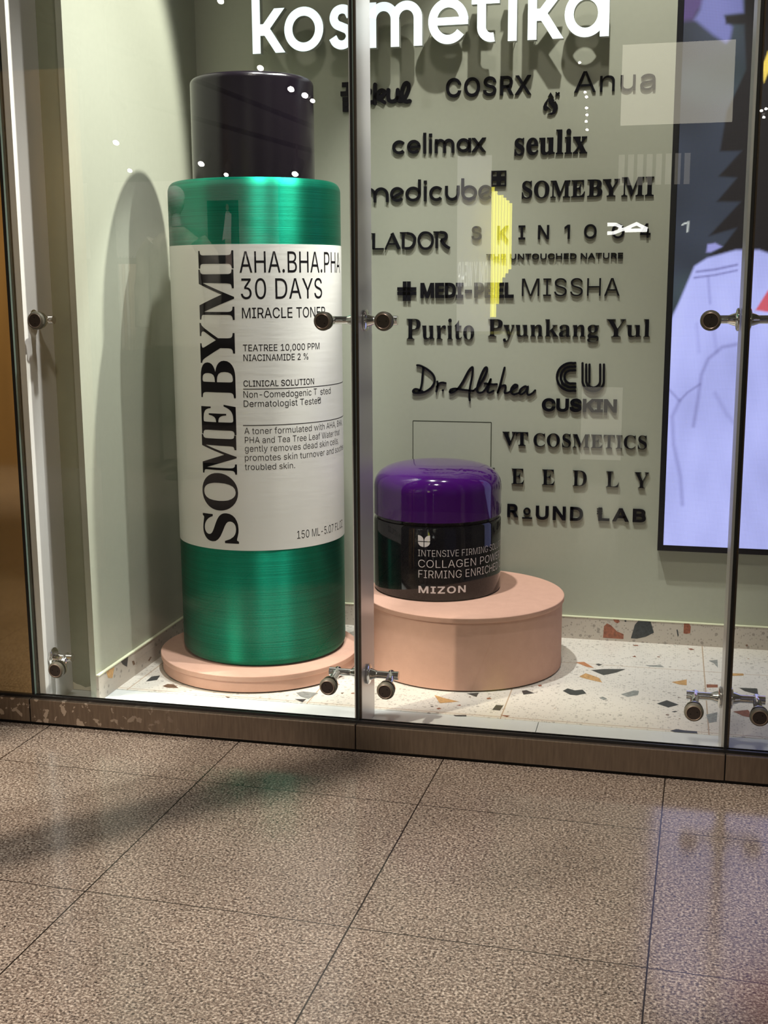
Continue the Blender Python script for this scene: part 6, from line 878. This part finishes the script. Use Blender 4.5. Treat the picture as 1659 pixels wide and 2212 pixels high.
link('picture_panel', me, led_mat(), ts)['label'] = 'lit picture of a dark haired person in a pale lilac jacket'

# ================================================================== GLASS CLAMPS
def clamp(x, z, sides, label, holes):
    t = thing('glass_clamp', (x, .05, z - .03), label, 'clamp', None)
    yc = .125
    for s in sides:
        hx = x + s * (.0125 if x > -.5 else .041)          # mounting face
        dx = x + s * .097
        fy = yc if x > -.5 else .105
        fz = z + (.020 if z < 1 else .0)
        bm = bmesh.new(); lathe_axis(bm, [(0, 0), (.033, 0), (.034, .002), (.034, .006), (.030, .009), (.020, .011), (.017, .020), (.013, .030), (.0125, .034)], (hx, fy, fz), (s, 0, 0), 32)
        obj('flange', bm, M['chrome'], t, True)
        bm = bmesh.new(); lathe_axis(bm, [(.0125, 0), (.0125, abs(dx - hx) - .036), (.0145, abs(dx - hx) - .034), (.0145, abs(dx - hx) - .012), (0, abs(dx - hx) - .012)], (hx + s * .034, fy, fz), (s, 0, 0), 24)
        obj('arm', bm, M['chrome'], t, True)
        # swivel stem from the arm's end to the glass
        a = Vector((dx - s * .004, fy, fz)); b = Vector((dx, .052, z)); d = (b - a)
        bm = bmesh.new(); lathe_axis(bm, [(0, -.016), (.012, -.015), (.0135, -.010), (.0135, d.length * .55), (.010, d.length * .65), (.010, d.length)], a, d, 24)
        obj('swivel_stem', bm, M['chrome'], t, True)
        bm = bmesh.new(); lathe_axis(bm, [(0, .062), (.014, .062), (.026, .056), (.0285, .050), (.0285, .0425), (0, .0425)], (dx, 0, z), (0, 1, 0), 40)
        obj('inner_washer', bm, M['chrome'], t, True)
        # outer button on the street side of the pane
        bm = bmesh.new()
        lathe_axis(bm, [(0, .0005), (.0295, .0005), (.0300, .003), (.0275, .010), (.0235, .0125), (.0232, .0128)], (dx, .0300, z), (0, -1, 0), 48, 0)
        ob = obj('button', bm, M['washer'], t, True)
        bm = bmesh.new()
        lathe_axis(bm, [(.0232, .0120), (.0232, .0145), (.0220, .0152), (.0208, .0145), (.0208, .0120)], (dx, .0300, z), (0, -1, 0), 48, 0)
        obj('rim', bm, M['cap_rim'], ob, True)
        bm = bmesh.new(); lathe_axis(bm, [(0, .0128), (.0212, .0128)], (dx, .0300, z), (0, -1, 0), 48, 0)
        f0 = obj('button_face', bm, M['cap_face'], ob, True)
        ang = holes[s]
        for q_ in (1, -1):
            bm = bmesh.new(); lathe_axis(bm, [(0, .0005), (.0020, .0005)], (dx + q_ * .0105 * math.cos(ang), .0172, z + q_ * .0105 * math.sin(ang)), (0, -1, 0), 14)
            obj('pin_hole', bm, M['hole'], ob)
    return t
UP, LO = 1.402, .212
clamp(JX[1], UP, (-1, 1), 'steel glass clamp with two round buttons across the middle joint, upper', {-1: -.7, 1: .05})
clamp(JX[1], LO, (-1, 1), 'steel glass clamp with two round buttons across the middle joint, near the sill', {-1: -.9, 1: .8})
clamp(JX[0] + .0, UP, (1,), 'single button steel glass clamp on the white return, upper left', {1: -1.5})
clamp(JX[0] + .0, LO - .012, (1,), 'single button steel glass clamp low on the white return', {1: -.15})
clamp(JX[2] - .003, UP + .004, (-1, 1), 'steel glass clamp in front of the video screen, upper right', {-1: 1.4, 1: .4})
clamp(JX[2] - .001, LO + .004, (-1, 1), 'steel glass clamp at the right joint over the terrazzo floor', {-1: .35, 1: .8})

# ================================================================== ACROSS THE MALL (seen only as reflections in the glass; last three pieces added)
R = D['R']
M['rail'] = mat('black_track', (.006, .006, .006), .9, spec=.05); M['can'] = mat('black_lamp_can', (.015, .014, .014), .45)
M['lamp'] = mat('lamp_lens', (.8, .8, .8), .3, emit=(1.0, .95, .88), es=42)
M['glow_panel'] = mat('backlit_wall', (.6, .56, .45), .6, emit=(1.0, .93, .74), es=2.9)
M['slat_w'] = mat('glowing_pale_slat', (.6, .55, .45), .6, emit=(1.0, .93, .78), es=1.0)  # light falling on slats and wall patch is put in as glow
M['slat_y'] = mat('yellow_light_bar', (.8, .75, .2), .5, emit=(1.0, .94, .10), es=8.0)
M['shop_pale'] = mat('pale_shop_wall', (.62, .60, .58), .7)
M['shop_wall'] = mat('fashion_shop_wall', (.13, .125, .12), .7); M['banner'] = mat('glowing_pale_banner', (.70, .66, .66), .7, emit=(.9, .86, .88), es=1.25, noise=(2.2, .35, (1, 1, .6)))  # banner's emission stands in for shop light falling on it
M['glowing_banner_text'] = mat('glowing_banner_text', (.9, .9, .9), .6, emit=(1, 1, 1), es=2.6)  # lettering glows like the banner, in place of light on it
M['neon'] = mat('white_neon', (.9, .9, .9), .4, emit=(1, 1, .97), es=13)
M['mannequin'] = mat('grey_mannequin', (.60, .56, .53), .45); M['jacket'] = mat('khaki_jacket', (.34, .32, .26), .85, noise=(18, .35, (1, 1, .5)))
M['rack'] = mat('black_rack_steel', (.02, .02, .02), .4, .6); M['poster'] = mat('dark_poster', (.05, .06, .055), .6); M['poster_white'] = mat('poster_white', (.75, .72, .70), .7); M['poster_skin'] = mat('poster_tone', (.5, .4, .34), .7)
M['wood'] = mat('golden_wood', (.44, .28, .11), .45, noise=(6, .3, (1, 1, .1))); M['ledge'] = mat('pale_counter', (.75, .68, .52), .5)
cols = [(.42, .30, .20), (.55, .48, .40), (.30, .33, .36), (.62, .40, .24), (.22, .25, .24), (.5, .44, .38), (.36, .20, .14), (.6, .56, .5)]
(a, b) = R['wall']; struct('wall_shop', BX(a[0], b[0], a[1] - .05, a[1], a[2], b[2]), M['shop_pale'])
struct('wall_opposite', BX(-6.5, 2.5, -9.2, -9.1, 0, 4.6), M['shop_wall'])
SPL = ['black spotlight can pointing at the %s of the fashion shop, mirrored in the glass' % s for s in ('jackets', 'rack', 'left end', 'mannequin', 'poster', 'jumpers', 'shelf', 'hangers')]
proto = None
for i, (x, y, z) in enumerate(R['spots']):
    if proto is None:
        proto = thing('spotlight', (x, y, z), 'x', 'lamp')
        bm = bmesh.new(); lathe_axis(bm, [(0, -.17), (.040, -.17), (.050, -.155), (.050, 0), (.044, 0), (.044, -.012), (0, -.012)], (x, y, z), (0, .72, -.69), 24); obj('lamp_can', bm, M['can'], proto, True)
        bm = bmesh.new(); lathe_axis(bm, [(0, -.010), (.027, -.010)], (x, y, z), (0, .72, -.69), 24); obj('lens', bm, M['lamp'], proto)
        bm = bmesh.new(); tube(bm, [(x, y - .06, z + .06), (x, y - .06, z + .24)], .008, 8); obj('bracket', bm, M['can'], proto)
        o = proto
    else:
        o = proto.copy(); COL.objects.link(o); o.location = (x, y, z)
        for ch in proto.children:
            c = ch.copy(); COL.objects.link(c); c.parent = o
        k = .75 if i in (6, 7, 10, 12, 13, 14) else 1.0
        if i >= 15: k = .42
        o.scale = (k, k, k)
    o['group'] = 'spotlights of the fashion shop mirrored in the left panes' if i < 15 else 'string of small spotlights mirrored in the right panes'
    o['label'] = 'small bright spotlight mirrored in the upper left of the glass' if i < 15 else 'small bright spotlight mirrored in the upper right of the glass'
for i, tr in enumerate(R['track']):
    bm = bmesh.new(); tube(bm, [Vector(p) + Vector((0, -.12 * i, .2 + .12 * i)) for p in tr], .022, 6)
    tag(obj('lighting_track', bm, M['rail']), ['black lighting track running to the bottle cap, mirrored in the glass', 'lower black lighting track mirrored over the left wall', 'short black lighting track mirrored at the far left'][i], 'track')
(a, b) = R['panel']; tag(obj('glowing_box', BX(a[0], b[0], a[1] - .05, a[1], a[2], b[2]), M['glow_panel']), 'big backlit cream wall box mirrored over the top of the screen', 'light box')
(a, b) = R['panel2']; tag(obj('glowing_box', BX(a[0], b[0], a[1] - .05, a[1], a[2], b[2]), M['slat_w']), 'small pale glowing patch in place of a lit wall, mirrored over the bold monogram word', 'light box')  # glow stands in for a lit piece of wall
(a, b) = R['slat']; t = thing('slatted_screen', ((a[0] + b[0]) / 2, a[1], a[2]), 'pale vertical slat screen mirrored below the backlit box', 'slat screen')
for i in range(8):
    x = a[0] + (b[0] - a[0]) * i / 8; obj('slat', BX(x, x + (b[0] - a[0]) / 13, a[1] - .04, a[1], a[2], b[2]), M['slat_w'], t)
Y4 = R['yellow']; xa, xb = Y4[0][0], Y4[1][0]; zt, zb_ = Y4[0][2], Y4[2][2]
t = thing('yellow_light_sign', ((xa + xb) / 2, Y4[0][1], zb_), 'bright yellow sign of stepped vertical light bars mirrored on the wall', 'light sign')
for i in range(7):
    x = xa + (xb - xa) * i / 7; top = zt - (zt - zb_) * (.03, .06, .09, .09, .11, .13, .15)[i]; bot = zb_ + (zt - zb_) * (0, 0, .10, .26, .30, .33, .36)[i]
    obj('light_bar', BX(x, x + (xb - xa) / 7 * .86, Y4[0][1] - .03, Y4[0][1], bot, top), M['slat_y'], t)
(a, b) = R['banner']; t = thing('hanging_banner', ((a[0] + b[0]) / 2, a[1], a[2]), 'pale tall fashion banner mirrored between the wall words', 'banner')
obj('banner_sheet', BX(a[0], b[0], a[1] - .02, a[1], a[2], b[2]), M['banner'], t)
(a2, b2) = R['only']
run = dict(w='ONLY WEAR', f='i', b=10, cap=509, x0=0, x1=b2[0] - a2[0], z=a2[2], h=(b2[2] - a2[2]))
bm = bmesh.new()
for ch, sh in fit(run): extrude(bm, sh, 0, .004)
for v in bm.verts: v.co = Vector((b2[0] - v.co.x, a[1] + .004 - v.co.y, v.co.z))
obj('lettering', bm, M['glowing_banner_text'], t)
bm = bmesh.new()
for p in R['neon']: tube(bm, p, .014, 8)
tag(obj('neon_sign', bm, M['neon']), 'small looping white neon tube sign mirrored over the spaced capitals', 'neon sign')
# mannequin in a jacket
hd_, tp, nk, sl_, sr_, hip = R['man']; hx, hy, hz = hd_; hr = .078
t = thing('mannequin', (hx, hy, 0), 'faceless grey mannequin wearing a khaki jacket, mirrored beside the bottle label', 'mannequin')
bm = bmesh.new()
for (dx, dy, dz), s in (((0, 0, 0), 1),):
    lathe(bm, [(0, hz + 1.28 * hr), (.5 * hr, hz + 1.16 * hr), (.86 * hr, hz + .75 * hr), (1.0 * hr, hz + .2 * hr), (.95 * hr, hz - .35 * hr), (.75 * hr, hz - .95 * hr), (.5 * hr, hz - 1.3 * hr), (.46 * hr, hz - 1.7 * hr), (.55 * hr, hz - 2.6 * hr), (0, hz - 2.7 * hr)], hx, hy, 32)
obj('body', bm, M['mannequin'], t, True)
bm = bmesh.new(); zs_ = sl_[2]; 
prof = [(.07, zs_ + .10), (.12, zs_ + .06), (.20, zs_ + .0), (.235, zs_ - .10), (.23, zs_ - .30), (.22, zs_ - .50), (.235, zs_ - .72), (.24, zs_ - .80), (0, zs_ - .80)]
lathe(bm, prof, hx, hy, 32); 
for v in bm.verts: v.co.y = hy + (v.co.y - hy) * .55
j = obj('jacket', bm, M['jacket'], t, True)
for s in (-1, 1):
    bm = bmesh.new(); tube(bm, [(hx + s * .17, hy, zs_ - .02), (hx + s * .25, hy, zs_ - .12), (hx + s * .29, hy + .01, zs_ - .38), (hx + s * .29, hy + .05, zs_ - .66)], [.085, .085, .07, .058], 16); obj('sleeve', bm, M['jacket'], j, True)
bm = bmesh.new(); tube(bm, [(hx, hy, zs_ - .78), (hx, hy, .03)], .02, 12); lathe(bm, [(0, 0), (.16, 0), (.16, .012), (0, .02)], hx, hy, 32); obj('stand', bm, M['rack'], t)
# clothes rack with hanging garments
a, b, c = R['rack']; zr = a[2] + .12
t = thing('clothes_rack', ((a[0] + b[0]) / 2, a[1], 0), 'black clothes rack mirrored in the shadow on the left wall', 'rack')
bm = bmesh.new(); xl2, xr2 = a[0] - .12, b[0] + .12
tube(bm, [(xl2, a[1], 0), (xl2, a[1], zr), (xr2, a[1], zr), (xr2, a[1], 0)], .016, 10); tube(bm, [(xl2, a[1] - .2, .015), (xl2, a[1] + .2, .015)], .016, 8); tube(bm, [(xr2, a[1] - .2, .015), (xr2, a[1] + .2, .015)], .016, 8)
obj('rack_frame', bm, M['rack'], t)
NG = 9
for i in range(NG):
    x = a[0] + (b[0] - a[0]) * (i + .5) / NG; mg = mat('garment_%d' % i, cols[i % len(cols)], .9)
    t2 = thing('hanging_garment', (x, a[1], zr), 'folded edge of a garment hung on the mirrored clothes rack', 'garment', 'garments hung on the mirrored rack')
    bm = bmesh.new(); tube(bm, [(x, a[1], zr + .017), (x, a[1], zr - .05)], .004, 6); obj('hanger_hook', bm, M['rack'], t2)
    bm = bmesh.new(); box(bm, x - .012, x + .012, a[1] - .20, a[1] + .20, zr - .75, zr - .05, bev=.010); obj('fabric', bm, mg, t2, True)
(a, b) = R['poster']; t = thing('wall_poster', ((a[0] + b[0]) / 2, a[1], a[2]), 'dark poster of a figure in white jumper mirrored on the bottle shoulder', 'poster')
obj('poster_sheet', BX(a[0], b[0], a[1] - .03, a[1], a[2], b[2]), M['poster'], t)
px_, pw, pz, ph = (a[0] + b[0]) / 2 + .05, (b[0] - a[0]), a[2], (b[2] - a[2])
bm = bmesh.new()
extrude(bm, [([(px_ - .10 * pw, pz + .50 * ph), (px_ + .10 * pw, pz + .50 * ph), (px_ + .13 * pw, pz + .82 * ph), (px_ + .04 * pw, pz + .86 * ph), (px_ - .05 * pw, pz + .86 * ph), (px_ - .20 * pw, pz + .48 * ph)], [])], a[1] + .002, a[1], 0)
obj('printed_figure', bm, M['poster_white'], t)
bm = bmesh.new(); extrude(bm, [(ell(px_, pz + .91 * ph, .05 * pw, .045 * ph, 0, 360, 20)[:-1], []), ([(px_ - .10 * pw, pz + .05 * ph), (px_ + .10 * pw, pz + .05 * ph), (px_ + .10 * pw, pz + .50 * ph), (px_ - .10 * pw, pz + .50 * ph)], [])], a[1] + .0015, a[1], 0)
obj('printed_figure', bm, M['poster_skin'], t)
(a, b) = R['ledge']; tag(obj('display_counter', BX(min(a[0], b[0]), max(a[0], b[0]), a[1] - .5, a[1], 0, max(a[2], b[2])), M['ledge']), 'pale counter with a flat top mirrored across the bottle label', 'counter')
bm = BX(-.85, .60, -4.55, -4.15, 0, 1.16, bev=.02)  # added unseen block, keeps the yellow sign's floor glint out of the glass
t = thing('glint_blocker', (-.125, -4.35, 0), 'low dark block added behind the viewer to hide a yellow glint in the glass', 'counter')
obj('blocker_body', bm, M['rail'], t); obj('blocker_top', BX(-.88, .63, -4.58, -4.12, 1.161, 1.19, bev=.004), M['can'], t)
# unseen dark column added to throw the long shadow over the granite
bm = bmesh.new(); lathe(bm, [(0, 0), (.11, 0), (.11, .02), (.065, .04), (.065, 3.15), (0, 3.15)], -1.62, -2.07, 32)
tag(obj('added_shadow_column', bm, M['rail'], None, True), 'slim dark column added outside the frame to throw the long floor shadow', 'column')
struct('wall_added_cladding', BX(-5.2, -3.5, -5.6, -5.5, 0, 3.2), M['wood'])  # added unseen wall, gives the brown facade panel something golden to mirror
